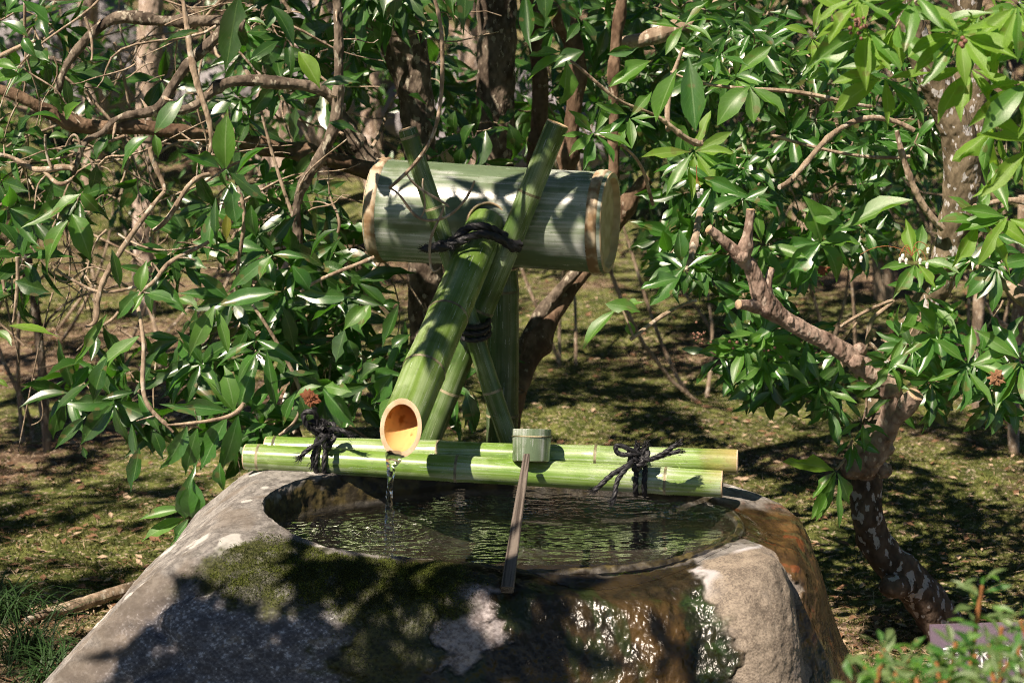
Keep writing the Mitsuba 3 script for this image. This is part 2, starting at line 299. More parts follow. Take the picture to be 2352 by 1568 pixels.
# ------------------------------------------------------------------ water
def water_mesh():
    nu, nr = 420, 150
    tq = np.linspace(0, 16, nu + 1)
    W = CubicSpline(np.arange(17), np.vstack([Wl, Wl[:1]]), bc_type='periodic')(tq)
    ext = interp1d(np.arange(17), [1.16, 1.08, 1.03, 1.02, 1.02, 1.02, 1.02, 1.02, 1.02, 1.02, 1.03, 1.03, 1.06, 1.16, 1.16, 1.08, 1.16])(tq)
    rr = np.linspace(0, 1, nr) ** 0.8
    g = CW + rr[:, None, None] * ((W - CW) * ext[:, None])[None]
    x, y = g[..., 0], g[..., 1]
    hit = np.array([-.245, 3.91]); d = np.hypot(x - hit[0], y - hit[1])
    d = d + .012 * (meshkit.fbm(np.stack([x, y, x * 0], -1) * 14, 3, 55) - .5)
    z = 0.0026 * np.exp(-d / .09) * np.cos(d * 190) / (1 + d * 5)
    q = np.stack([x, y, x * 0], -1)
    w1 = meshkit.fbm(q * np.array([22, 60, 1]) + 3 * (meshkit.fbm(q * 9, 2, 4)[..., None] - .5), 3, 21) - .5
    w2 = meshkit.fbm(q * np.array([55, 110, 1]), 2, 31) - .5
    z = z + .0026 * w1 + .0011 * w2
    z = z - 1.1 * np.maximum(rr[:, None] * ext[None] - .985, 0) ** 2 * 1.5
    v = np.c_[x.ravel(), y.ravel(), (ZW + .004 + z).ravel()]
    return v, grid_faces(nr, nu + 1), np.c_[x.ravel(), y.ravel()]
scene['water_clear'] = {'type': 'thindielectric', 'int_ior': 1.33}
scene['water'] = ply(water_mesh(), 'water_clear')
labels['water'] = {'label': 'rippled clear water filling the stone basin', 'category': 'water', 'kind': 'structure'}

# ------------------------------------------------------------------ ground
def ground_z(x, y):
    q = np.stack([x, y, 0 * x], -1)
    z = .10 * (meshkit.fbm(q * .7, 3, 1) - .5) + .05 * (meshkit.fbm(q * 3, 3, 2) - .5)
    return z - .02 + .03 * np.maximum(y - 9.5, 0) ** 2 * np.where(y < 40, 1, 1)
def ground_mesh():
    ys = np.concatenate([np.linspace(-6, 3, 20, endpoint=False), np.linspace(3, 10, 260, endpoint=False), np.linspace(10, 18, 90, endpoint=False), np.linspace(18, 40, 30)])
    xs = np.concatenate([np.linspace(-30, -4, 24, endpoint=False), np.linspace(-4, 4, 240, endpoint=False), np.linspace(4, 30, 25)])
    X, Y = np.meshgrid(xs, ys); Z = ground_z(X, np.minimum(Y, 22.0))
    near = np.exp(-((X / 6) ** 2 + ((Y - 6.5) / 4) ** 2))
    Z = Z + near * .02 * (meshkit.fbm(np.stack([X, Y, 0 * X], -1) * 14, 3, 8) - .5)
    return np.c_[X.ravel(), Y.ravel(), Z.ravel()], grid_faces(len(ys), len(xs)), np.c_[X.ravel(), Y.ravel()]
def groundf(p, n, uv):
    m = pf(p.x * 1.1 + 4, p.y * 1.1, 2.0, 4); fine = pf(p.x * 26, p.y * 26, 5.0, 4); speck = pf(p.x * 120, p.y * 120, 1.0, 2)
    soil = mix((0.075, 0.050, 0.032), (0.21, 0.148, 0.098), ss(.3, .7, fine))
    moss = mix((0.04, 0.055, 0.012), (0.13, 0.145, 0.04), ss(.3, .75, fine))
    c = mix(soil, moss, ss(.38, .54, m * .7 + fine * .3) * (1 - ss(12.0, 16.0, p.y) * .5))
    return mix(c, (0.45, 0.36, 0.28), ss(.66, .78, speck) * .7)
scene['ground_soil'] = bump(principled(proc(groundf), 0.9, 0.2), lambda p, n, uv: pf(p.x * 60, p.y * 60, 0.0, 3) * .012 + pf(p.x * 200, p.y * 200, 0.0, 2) * .004, 1.0, 2e-3)
scene['ground'] = ply(ground_mesh(), 'ground_soil')
labels['ground'] = {'label': 'mossy brown earth under the trees', 'category': 'ground', 'kind': 'structure'}
def ground_at(x, y):
    z = ground_z(x, np.minimum(y, 22.0)); near = np.exp(-((x / 6) ** 2 + ((y - 6.5) / 4) ** 2))
    return z + near * .02 * (meshkit.fbm(np.stack([x, y, 0 * x], -1) * 14, 3, 8) - .5)
def scatter(n, seed):
    g = np.random.default_rng(seed); y = 4.3 + 7.5 * g.uniform(0, 1, n) ** 1.5; x = g.uniform(-1, 1, n) * (y * .28 + .15)
    return g, np.c_[x, y, ground_at(x, y)]
def ground_moss():
    g, p = scatter(150000, 12); m = meshkit.fbm(p * np.array([1.1, 1.1, 0]) + np.array([4, 0, 2]), 4, 0); q = meshkit.fbm(p * 9, 3, 5)
    p = p[(m * .65 + q * .35 > .47)]; b = g.random(len(p)) < .5
    return tufts(p[b], np.tile([0, 0, 1.0], (b.sum(), 1)), .008, 5), tufts(p[~b], np.tile([0, 0, 1.0], ((~b).sum(), 1)), .0075, 6)
scene['moss_ground'] = principled((.11, .115, .032), .85, .2); scene['moss_ground_dark'] = principled((.050, .058, .016), .85, .2)
GA, GB = ground_moss()
scene['ground_moss'] = mikit.ply(GA, 'moss_ground'); scene['ground_moss__001'] = mikit.ply(GB, 'moss_ground_dark')
labels['ground_moss'] = {'label': 'low patchy moss growing over the earth', 'category': 'moss', 'kind': 'stuff'}
def litter(n, L, w, seed, curl=.35):
    g, p = scatter(n, seed); a = g.uniform(0, 6.283, n); y = np.c_[np.cos(a), np.sin(a), g.normal(0, .15, n)]; z = nrm(np.c_[g.normal(0, .25, n), g.normal(0, .25, n), np.ones(n)]); x = nrm(np.cross(y, z))
    l = (L * g.uniform(.5, 1.4, n))[:, None]; ww = l * w; p = p + np.array([0, 0, .006])
    v = np.stack([p - y * l * .5, p - x * ww + z * l * curl * .3, p + z * l * .02, p + x * ww + z * l * curl * .25, p + y * l * .5 + z * l * curl * .2], 1)
    f = np.array([[0, 2, 1], [0, 3, 2], [1, 2, 4], [2, 3, 4]])
    return v.reshape(-1, 3), (f[None] + (np.arange(n) * 5)[:, None, None]).reshape(-1, 3)
scene['litter_tan'] = principled((.42, .31, .21), .8, .3); scene['litter_brown'] = principled((.19, .105, .06), .8, .3); scene['litter_red'] = principled((.20, .11, .06), .8, .3)
scene['leaf_litter'] = mikit.ply(litter(3000, .028, .22, 41), 'litter_tan'); scene['leaf_litter__001'] = mikit.ply(litter(3200, .032, .24, 42), 'litter_brown'); scene['leaf_litter__002'] = mikit.ply(litter(150, .040, .26, 43), 'litter_red')
scene['leaf_litter__003'] = mikit.ply(litter(9000, .045, .022, 44, .1), 'litter_tan'); scene['leaf_litter__004'] = mikit.ply(litter(5000, .05, .025, 45, .1), 'litter_brown')
labels['leaf_litter'] = {'label': 'dry leaves and needles scattered over the moss', 'category': 'leaf litter', 'kind': 'stuff'}

# ------------------------------------------------------------------ bamboo work
def culm_profile(L, r, nodes, taper=0.0, swell=0.05, step=0.006):
    x = np.arange(0, L + 1e-9, step); x[-1] = L
    x = np.unique(np.concatenate([x, *[[k - .004, k - .0015, k, k + .0015, k + .004] for k in nodes]])); x = x[(x >= 0) & (x <= L)]
    rr = r * (1 - taper * x / L)
    for k in nodes:
        rr = rr * (1 + swell * np.exp(-((x - k) / .012) ** 2)) * (1 - .025 * np.exp(-((x - k) / .0016) ** 2))
    return np.c_[x, rr]
def bamboo_pole(key, p0, p1, r, nodes, mat, taper=0.0, wall=.18, end0=True, end1=True, wob=0.0):
    """culm, node rings and cut ends as parts of key"""
    p0, p1 = np.asarray(p0, float), np.asarray(p1, float); L = np.linalg.norm(p1 - p0); ax = (p1 - p0) / L
    nodes = [n * L for n in nodes]
    pr = culm_profile(L, r, nodes, taper)
    part(key, 'culm', ply(lathe(p0, p1, pr, 48), mat))
    for k in nodes:
        rk = float(np.interp(k, pr[:, 0], pr[:, 1]))
        ring = [(k + o * .0038, rk + h * rk * .042) for o, h in ((-1.0, -.3), (-.7, .5), (-.35, .75), (-.1, .2), (.15, .15), (.45, .9), (.8, .5), (1.1, -.3))]
        part(key, 'node_ring', ply(lathe(p0, p1, ring, 48), 'bamboo_node'))
    for on, at, sg in ((end0, 0, -1), (end1, L, 1)):
        if on:
            re = r * (1 - taper * at / L)
            prof = [(at, re * .985), (at + sg * .0025, re * .97), (at + sg * .003, re * (1 - wall)), (at - sg * .012, re * (1 - wall) * .98), (at - sg * .014, 0)]
            if sg < 0: prof = prof[::-1]
            part(key, 'cut_end', ply(lathe(p0, p1, prof, 48), 'bamboo_wood', smooth=False))
    return L, ax

# horizontal reservoir
R0, R1 = P(868, 482, 4.70), P(1400, 512, 4.57)
tank = thing('bamboo_reservoir', 'thick waxy grey-green length of bamboo lying level across the crossed poles', 'bamboo pipe')
ax = nrm(R1 - R0); LT = np.linalg.norm(R1 - R0); RT = .114
pr = culm_profile(LT, RT, [.015, LT - .020], 0.0, .045)
part(tank, 'culm', ply(lathe(R0, R1, pr, 96), 'bamboo_waxy'))
for k in (.015, LT - .020):
    part(tank, 'node_ring', ply(lathe(R0, R1, [(k - .014, RT * .99), (k - .012, RT * 1.03), (k - .004, RT * 1.05), (k + .001, RT * 1.035), (k + .006, RT * 1.052), (k + .012, RT * 1.03), (k + .014, RT * .99)], 96), 'bamboo_sheath'))
part(tank, 'cut_end', ply(lathe(R0, R1, [(LT - .002, RT * 1.0), (LT + .002, RT * .99), (LT + .003, RT * .90), (LT - .012, RT * .885), (LT - .014, 0)], 96), 'bamboo_wood', smooth=30) if False else ply(lathe(R0, R1, [(LT - .002, RT * 1.0), (LT + .002, RT * .99), (LT + .003, RT * .90), (LT - .012, RT * .885), (LT - .014, 0)], 96), 'bamboo_wood', smooth=False))
part(tank, 'cut_end', ply(lathe(R0, R1, [(.014, 0), (.012, RT * .885), (-.003, RT * .90), (-.002, RT * .99), (.002, RT)], 96), 'bamboo_wood', smooth=False))

# spout
S1 = P(1116, 515, 4.53); S0 = P(918, 985, 3.955); RS = .0435
sax = nrm(S1 - S0); e1 = nrm(np.cross(sax, [0, 0, 1])); back = nrm([sax[0], sax[1], 0])
phi = math.radians(77); e2 = back * math.cos(phi) + np.array([0, 0, 1]) * math.sin(phi); ncut = np.cross(e1, e2)
spout = thing('bamboo_spout', 'green bamboo pipe sloping down from the reservoir, water pouring from its slanted mouth', 'bamboo pipe')
def pipe(rfun, flip=False, sides=72, start=None):
    L = np.linalg.norm(S1 - S0); th = np.arange(sides + 1) / sides * 2 * np.pi
    b2 = np.cross(sax, e1)
    d = np.cos(th)[:, None] * e1 + np.sin(th)[:, None] * b2
    nodes = [.175, .355]
    x = np.unique(np.concatenate([np.linspace(0, L, 160), *[[k - .004, k - .0015, k, k + .0015, k + .004] for k in nodes]]))
    rows = []
    for q in x:
        rr = rfun(q, nodes)
        # distance along the axis where the cut plane meets this generator
        s0 = -((rr * d) @ ncut) / (sax @ ncut)
        s = s0 + (L - s0) * (q / L)
        rows.append(S0 + s[:, None] * sax + rr * d)
    v = np.array(rows); uv = np.stack([np.broadcast_to(th / 6.2832, v.shape[:2]), np.broadcast_to(x[:, None], v.shape[:2])], -1)
    f = grid_faces(len(x), sides + 1)
    return warp(v).reshape(-1, 3), f[:, ::-1] if flip else f, uv.reshape(-1, 2)
def rout(q, nodes):
    r = RS * (1 + .0 * q)
    for k in nodes: r *= (1 + .035 * math.exp(-((q - k) / .014) ** 2)) * (1 - .03 * math.exp(-((q - k) / .0015) ** 2))
    return r
part(spout, 'culm', ply(pipe(rout), 'bamboo_olive'))
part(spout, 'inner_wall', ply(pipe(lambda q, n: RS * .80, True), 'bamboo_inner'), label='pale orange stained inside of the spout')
o, i = pipe(rout)[0][:73], pipe(lambda q, n: RS * .80)[0][:73]
part(spout, 'cut_rim', ply((np.vstack([o - ncut * 0, (o * .5 + i * .5) - sax * .0012, i]), grid_faces(3, 73), None)[:2], 'bamboo_wood', smooth=True))
LS = np.linalg.norm(S1 - S0)
for k in (.175, .355):
    ring = [(k + o_ * .0030, RS * (1.030 + h * .022)) for o_, h in ((-1.1, -.6), (-.7, .3), (-.35, .6), (0, -.1), (.45, .8), (.8, .4), (1.1, -.6))]
    part(spout, 'node_ring', ply(lathe(S0, S1, ring, 72), 'bamboo_node'))
CT = P(1119, 512, 4.515); cax = nrm([.10, -1, .12])
part(spout, 'socket_ring', ply(lathe(CT - cax * .01, CT + cax, [(0, .0415), (.012, .0415), (.0155, .0425), (.0165, .0445), (.0155, .0462), (.012, .0470), (-.02, .0475)], 72), 'bamboo_wood'), label='pale cut ring round the hole in the reservoir')

# crossed poles and post
A1, A0 = P(936, 296, 4.43), P(1180, 1045, 4.43)
pa = thing('support_pole', 'slender bamboo pole leaning left, its tan cut top standing left of the reservoir', 'bamboo pole', 'bamboo poles crossed to hold the reservoir')
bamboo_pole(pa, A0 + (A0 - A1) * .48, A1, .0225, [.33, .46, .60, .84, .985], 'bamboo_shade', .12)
B1, B0 = P(1282, 285, 4.475), P(975, 1035, 4.475)
pb = thing('support_pole', 'slender bamboo pole leaning right in front of the reservoir, its top among the leaves', 'bamboo pole', 'bamboo poles crossed to hold the reservoir')
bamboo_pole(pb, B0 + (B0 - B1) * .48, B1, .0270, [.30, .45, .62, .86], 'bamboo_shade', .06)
post = thing('bamboo_post', 'upright dark green bamboo post in the shade beneath the reservoir', 'bamboo post')
Pt = P(1153, 600, 4.62)
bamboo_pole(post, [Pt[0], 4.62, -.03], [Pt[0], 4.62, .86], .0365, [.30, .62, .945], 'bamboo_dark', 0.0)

# rails
F0, F1 = P(566, 1048, 4.184), P(1656, 1111, 4.04)
ra = thing('bamboo_rail', 'front one of two green bamboo rods laid side by side across the basin', 'bamboo rod', 'bamboo rods across the basin')
bamboo_pole(ra, F0, F1, .0272, [.028, .452, .886], 'bamboo_fresh')
G0, G1 = P(614, 1029, 4.235), P(1692, 1061, 4.09)
rb = thing('bamboo_rail', 'rear one of two green bamboo rods laid side by side across the basin', 'bamboo rod', 'bamboo rods across the basin')
bamboo_pole(rb, G0, G1, .0258, [.018, .372, .708], 'bamboo_fresh')

# ------------------------------------------------------------------ ladle
ladle = thing('bamboo_ladle', 'bamboo water ladle with a long worn handle resting on the two rods', 'ladle')
H0, H1 = P(1210, 1046, 4.035), P(1165, 1354, 3.52)
hd = nrm(H1 - H0); hs = nrm(np.cross(hd, [0, 0, 1])); cupax = nrm(np.cross(hs, hd)); tilt = nrm([.02, .20, .98])
rc, hc = .0405, .064
cc = P(1220, 1058, 4.085)
c0 = cc; c1 = cc + tilt * hc; cupax = cupax if cupax[2] > 0 else -cupax
part(ladle, 'cup', ply(lathe(c0, c1, [(0, rc * .94), (.002, rc * .955), (.02, rc * .96), (hc * .72, rc * .985), (hc * .74, rc * 1.02), (hc * .76, rc * .985), (hc - .001, rc * .975), (hc, rc * .955), (hc, rc * .86), (.012, rc * .84), (.010, 0)], 64), 'bamboo_waxy', smooth=False if False else True))
part(ladle, 'cup_bottom', ply(lathe(c0, c1, [(-.0, 0), (-.001, rc * .90), (.001, rc * .945)], 64), 'bamboo_wood'))
part(ladle, 'node_ring', ply(lathe(c0, c1, [(hc * .735, rc * .99), (hc * .745, rc * 1.03), (hc * .76, rc * 1.015), (hc * .775, rc * 1.03), (hc * .79, rc * .985)], 64), 'bamboo_node'))
def handle_mesh():
    n = 40; t = np.linspace(0, 1, n); p = H0 + (H1 - H0) * t[:, None]
    w = .0062 + .0052 * t ** .7; h = .0045 + .002 * t
    p = p + cupax * (0.004 * np.sin(t * 3.1))[:, None]
    prof = np.array([(-1, -.8), (-.8, -1), (.8, -1), (1, -.8), (1, .8), (.8, 1), (-.8, 1), (-1, .8), (-1, -.8)])
    v = p[:, None] + hs * (w[:, None] * prof[None, :, 0])[..., None] + cupax * (h[:, None] * prof[None, :, 1])[..., None]
    uv = np.stack(np.broadcast_arrays(np.linspace(0, 1, 9)[None, :], t[:, None] * .5), -1)
    m = (v.reshape(-1, 3), grid_faces(n, 9), uv.reshape(-1, 2))
    c = len(m[0]); vv = np.vstack([m[0], v[-1], p[-1][None]]); f = np.vstack([m[1], [[c + k, c + k + 1, c + 9] for k in range(8)]])
    return vv, f, np.vstack([m[2], m[2][-9:], [[.5, .5]]])
part(ladle, 'handle', ply(handle_mesh(), 'weathered_wood', smooth=False))

#@@VEG
# ------------------------------------------------------------------ leaves
def leaf_shape(kind, seed):
    """unit leaf: base at the origin, blade along +y, upper face +z; columns across x in -.5...5 of unit width"""
    g = np.random.default_rng(seed); m, n = 9, 5
    t = np.linspace(0, 1, m); e = 1.25 if kind == 'pieris' else .92
    w = np.sin(np.pi * np.clip(t, 0, 1) ** e) ** .85
    w = w * (1 - .35 * t ** 6); w[0] = .06; w[-1] = .015; w[1] *= .8
    if kind == 'osmanthus': w[-2] *= .62
    w = w * (1 + .06 * np.sin(t * 17 + seed)) 
    fold, arch, twist, wave = g.uniform(.05, .60), g.uniform(-.08, .50), g.uniform(-.7, .7), g.uniform(0, .07)
    side = g.uniform(-.12, .12); ph = g.uniform(0, 6)
    a = np.linspace(-1, 1, n)
    X = .5 * w[:, None] * a
    if seed % 4 == 1: X[5:7, 3:] *= .35; X[6, 3:] *= .6
    if seed % 4 == 2: X[-3:, :2] *= .25
    if seed % 8 == 7: X[3:5, :2] *= .45
    Z = np.abs(a) ** 1.3 * w[:, None] * .5 * fold + wave * np.sin(t[:, None] * 13 + ph + a * 2) * np.abs(a) * w[:, None]
    c, s = np.cos(twist * t)[:, None], np.sin(twist * t)[:, None]
    X, Z = X * c - Z * s, X * s + Z * c
    ang = arch * (t * 2.2 - .5); y = np.concatenate([[0], np.cumsum(np.cos(ang[1:]) / (m - 1))]); z = -np.concatenate([[0], np.cumsum(np.sin(ang[1:]) / (m - 1))])
    v = np.stack([X + side * t[:, None] ** 2 * 0, np.broadcast_to(y[:, None], X.shape), Z], -1)   # width unit and length unit scaled apart
    zarch = np.broadcast_to(z[:, None], X.shape)
    uv = np.stack(np.broadcast_arrays(a[None, :] * .5 + .5, t[:, None]), -1)
    return v.reshape(-1, 3), zarch.reshape(-1), grid_faces(m, n)[:, ::-1], uv.reshape(-1, 2)
def leaf_mesh(kind, seed, aspect):
    v, za, f, uv = leaf_shape(kind, seed)
    v = v * np.array([aspect, 1, aspect]); v[:, 2] += za
    return v, f, uv
LEAFV = {'osmanthus': [leaf_mesh('osmanthus', 100 + k, a) for k, a in enumerate((.25, .28, .30, .33, .27, .29, .24, .35))],
         'pieris': [leaf_mesh('pieris', 200 + k, a) for k, a in enumerate((.28, .32, .26, .33, .30, .29, .35, .25))]}
def leaf_col(top, vein, var):
    def fn(p, n, uv):
        x = dr.abs(uv.x - .5); y = uv.y
        mid = 1 - ss(.018, .048, x)
        sv = dr.abs(dr.sin((y * 9 - x * 5.5) * 3.14159)); veins = (1 - ss(.0, .22, sv)) * .35 * ss(.02, .08, x)
        c = mix(top, var, pf(p.x * 7, p.y * 7, p.z * 7, 2))
        c = c * (.85 + .3 * pf(p.x * 60, p.y * 60, p.z * 60, 2))
        spot = ss(.70, .76, pf(p.x * 41 + 7, p.y * 41, p.z * 41, 2))
        c = mix(c, (.24, .16, .06), spot * .6); dust = ss(.5, .75, pf(p.x * 19 + 2, p.y * 19, p.z * 19, 3)); c = mix(c, mi.Color3f(.16, .20, .13), dust * .22)
        return mix(c, vein, dr.clip(mid * .9 + veins, 0, 1))
    return fn
def leaf_bsdf(key, top, vein, var, rough, ior, trans, w):
    tex = proc(leaf_col(top, vein, var))
    gloss = {'type': 'twosided', 'bsdf': {'type': 'roughplastic', 'distribution': 'ggx', 'alpha': rough, 'int_ior': ior, 'nonlinear': False, 'diffuse_reflectance': tex}}
    def tr(p, n, uv): return mi.Color3f(trans[0], trans[1], trans[2]) * (.8 + .4 * pf(p.x * 7, p.y * 7, p.z * 7, 2))
    thin = {'type': 'principledthin', 'base_color': proc(tr), 'roughness': .6, 'spec_trans': 0.0, 'diff_trans': 2.0}
    scene[key] = {'type': 'blendbsdf', 'weight': w, 'a': gloss, 'b': thin}
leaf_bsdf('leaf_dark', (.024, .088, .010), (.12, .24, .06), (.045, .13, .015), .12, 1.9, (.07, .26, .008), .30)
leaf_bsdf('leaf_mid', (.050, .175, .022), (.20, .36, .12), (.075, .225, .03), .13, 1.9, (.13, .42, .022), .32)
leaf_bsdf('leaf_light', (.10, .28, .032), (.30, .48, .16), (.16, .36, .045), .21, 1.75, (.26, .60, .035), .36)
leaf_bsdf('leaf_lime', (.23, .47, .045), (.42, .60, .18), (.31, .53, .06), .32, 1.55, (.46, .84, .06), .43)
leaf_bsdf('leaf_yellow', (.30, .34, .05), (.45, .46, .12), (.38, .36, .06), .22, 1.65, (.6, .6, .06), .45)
LPLY = {}
def leaf_matrix(base, tip, up, spin=0.0, wide=1.0):
    base, tip = np.asarray(base, float), np.asarray(tip, float); L = np.linalg.norm(tip - base); y = (tip - base) / L
    x = nrm(np.cross(y, nrm(up))); z = np.cross(x, y)
    if spin: x, z = x * math.cos(spin) + z * math.sin(spin), z * math.cos(spin) - x * math.sin(spin)
    m = np.eye(4); m[:3, 0] = x * L * wide; m[:3, 1] = y * L; m[:3, 2] = z * L * wide; m[:3, 3] = base
    return m
class Foliage:
    """leaves of one plant: the ones that show largest become parts of their own, the rest one part"""
    def __init__(self, key, kind, most=280): self.key, self.kind, self.items, self.most = key, kind, [], most
    def leaf(self, base, tip, up, mat, hero=False, wide=1.0, spin=0.0, label=None):
        size = np.linalg.norm(np.asarray(tip) - base) / max(1.0, np.linalg.norm((np.asarray(tip) + base) / 2 - CAM))
        self.items.append((size + (9 if hero else 0), leaf_matrix(base, tip, up, spin, wide), int(rng.integers(8)), mat, label))
    def build(self):
        self.items.sort(key=lambda x: -x[0]); kind = self.kind
        for size, m, k, mat, label in self.items[:self.most]:
            if (kind, k, mat) not in LPLY: LPLY[kind, k, mat] = ply(LEAFV[kind][k], mat)
            part(self.key, 'leaf', {**LPLY[kind, k, mat], 'to_world': T(m)}, label=label)
        rest = {}
        for size, m, k, mat, label in self.items[self.most:]: rest.setdefault(mat, []).append((m, k))
        for mat, ms in rest.items():
            out = []
            for m, k in ms:
                v, f, uv = LEAFV[kind][k]; out.append((v @ m[:3, :3].T + m[:3, 3], f, uv))
            part(self.key, 'foliage', ply(merge(out), mat), kind='stuff')
CAMDIR = np.array([0, -.9, .35])
def hero(fo, lst, y, mat, spread=.05):
    """(u, v of the base, u, v of the tip, width in pixels[, material])"""
    for q in lst:
        u0, v0, u1, v1, w = q[:5]; m = q[5] if len(q) > 5 else mat
        yb = y + rng.normal(0, spread); yt = yb - rng.uniform(-.01, .05)
        b, t = P(u0, v0, yb), P(u1, v1, yt); L = math.hypot(u1 - u0, v1 - v0)
        fo.leaf(b, t, nrm(np.array([0, -.75, .65]) + rng.normal(0, .22, 3)), m, True, wide=np.clip(w / L / .31, .6, 1.9))
def rosette(fo, c, axis, n, L, mat, droop=.3, heroic=False, full=True):
    axis = nrm(axis); h = np.array([0, 0, 1.0]) if abs(axis[2]) < .9 else np.array([1.0, 0, 0]); a = nrm(np.cross(axis, h)); b = np.cross(axis, a)
    ph = rng.uniform(0, 6.28)
    for k in range(n):
        an = ph + k * 2.4 + rng.normal(0, .15); el = rng.uniform(.15, .75) if full else rng.uniform(.5, 1.0)
        d = nrm((math.cos(an) * a + math.sin(an) * b) * math.cos(el) + axis * math.sin(el) + np.array([0, 0, -droop]))
        l = L * rng.uniform(.72, 1.12); bp = c + d * .006 + axis * rng.uniform(-.012, .012)
        up = nrm(axis + np.array([0, -.3, .6]) + rng.normal(0, .18, 3))
        mm = mat if isinstance(mat, str) else mat[int(rng.choice(len(mat)))]
        fo.leaf(bp, bp + d * l, up, mm, heroic, wide=rng.uniform(.85, 1.2), spin=rng.normal(0, .2))
# ------------------------------------------------------------------ bark
def bark(dark, light, lich, amount, scale=1.0):
    def fn(p, n, uv):
        a = pf(p.x * 30 * scale, p.y * 30 * scale, p.z * 12 * scale, 4); b = pf(p.x * 110 * scale, p.y * 110 * scale, p.z * 60 * scale, 3)
        c = mix(dark, light, ss(.3, .7, a * .6 + b * .4))
        l = pf(p.x * 105 * scale + 3, p.y * 105 * scale, p.z * 46 * scale, 3)
        return mix(c, lich, ss(1 - amount, 1.06 - amount, l))
    return fn
def barkbsdf(key, dark, light, lich, amount, depth=.007, scale=1.0):
    scene[key] = bump(principled(proc(bark(dark, light, lich, amount, scale)), .85, .2), lambda p, n, uv: pf(p.x * 90, p.y * 90, p.z * 40, 3), depth, 1.5e-3)
barkbsdf('bark_grey', (.060, .045, .034), (.21, .17, .13), (.36, .32, .25), .37, .010)
barkbsdf('bark_tan', (.18, .13, .09), (.42, .33, .24), (.48, .42, .34), .38, .006)
barkbsdf('bark_gnarled', (.13, .085, .065), (.37, .275, .22), (.42, .34, .28), .36, .012)
barkbsdf('bark_lichen', (.09, .07, .042), (.25, .20, .135), (.52, .50, .49), .40, .006, 1.0)
barkbsdf('bark_damp', (.045, .033, .025), (.15, .11, .085), (.40, .38, .38), .41, .010, .8)
barkbsdf('bark_pale', (.30, .22, .165), (.50, .40, .33), (.60, .50, .44), .4, .008, .6)
barkbsdf('bark_brown', (.09, .055, .035), (.22, .15, .10), (.30, .24, .18), .3)
scene['cut_wood'] = principled(proc(woodf((.38, .25, .15), (.55, .40, .27))), .7, .3)
shrub_key, SPURS = [None], []
def limb(owner, name, pix, mat, rough=.10, sides=14, step=.008, seed=0, knobs=(), label=None, rscale=26):
    """pix = (u, v, y, width in pixels)"""
    pts = [P(u, v, y) for u, v, y, w in pix]
    rad = [w / 2 * np.dot(p - CAM, FWD) / FPX for p, (u, v, y, w) in zip(pts, pix)]
    L = np.linalg.norm(np.diff(pts, axis=0), axis=1).sum(); kr = np.random.default_rng(int(abs(pix[0][0] * 7 + pix[0][1])) + 1)
    if not knobs and rad[len(rad) // 2] < .03: knobs = [(kr.uniform(0, 1), kr.uniform(.12, .34), max(rad[len(rad) // 2] * kr.uniform(.8, 1.6), .004) / L) for _ in range(int(L / .07))]
    part(owner, name, ply(tube(pts, rad, sides, step * .7, rough * 1.35, rscale, seed, True, knobs), mat), label=label)
    if owner == shrub_key[0] and L > .1:      # spurs left where twigs broke off
        for _ in range(int(L / .12)):
            q = kr.integers(0, len(pts) - 1); a_ = pts[q] + (pts[q + 1] - pts[q]) * kr.uniform(0, 1); d_ = nrm(kr.normal(0, 1, 3)); SPURS.append(tube([a_, a_ + d_ * kr.uniform(.012, .03), a_ + d_ * kr.uniform(.03, .05) + kr.normal(0, .004, 3)], [max(rad[q] * .45, .0015), max(rad[q] * .4, .0013), .001], 6, .006, .2))
    LAST[0] = f'{owner}__{name}' if COUNT[f'{owner}__{name}'] == 0 else f"{owner}__{name}_{COUNT[f'{owner}__{name}']:03d}"
    return np.array(pts)
LAST = [None]
def twig_mesh(a, b, r0, r1, bend=.1, sides=6):
    a, b = np.asarray(a, float), np.asarray(b, float); L = np.linalg.norm(b - a); mid = (a + b) / 2 + rng.normal(0, bend * L, 3)
    return tube([a, (a + mid) / 2 + rng.normal(0, bend * L * .3, 3), mid, (b + mid) / 2 + rng.normal(0, bend * L * .3, 3), b], [r0, r0 * .9, (r0 + r1) / 2, r1 * 1.1, r1], sides, max(L / 10, .008), .12, 60)
def blob_foliage(fo, twigs, blobs, mat, L=.11, n=5, droop=.35, twr=.0016):
    """(u, v, y, radius u, radius v, depth radius, number of sprays)"""
    for (u, v, y, ru, rv, ry, cnt) in blobs:
        c0 = P(u, v, y); s = np.dot(c0 - CAM, FWD) / FPX
        hub = c0 + np.array([0, ry * .2, rv * s * .3])
        for k in range(cnt):
            d = nrm(rng.normal(0, 1, 3)) * rng.uniform(.25, 1) ** .6
            c = c0 + np.array([d[0] * ru * s, d[1] * ry, d[2] * rv * s])
            ax = nrm(nrm(c - hub) + np.array([0, -.5, .25]) + rng.normal(0, .35, 3))
            rosette(fo, c, ax, int(n + rng.integers(-1, 2)), L * rng.uniform(.8, 1.15), mat, droop)
            if rng.random() < .7: twigs.append(twig_mesh(c - nrm(ax * .6 + (c - hub)) * rng.uniform(.08, .2), c, .0026, twr, .06))

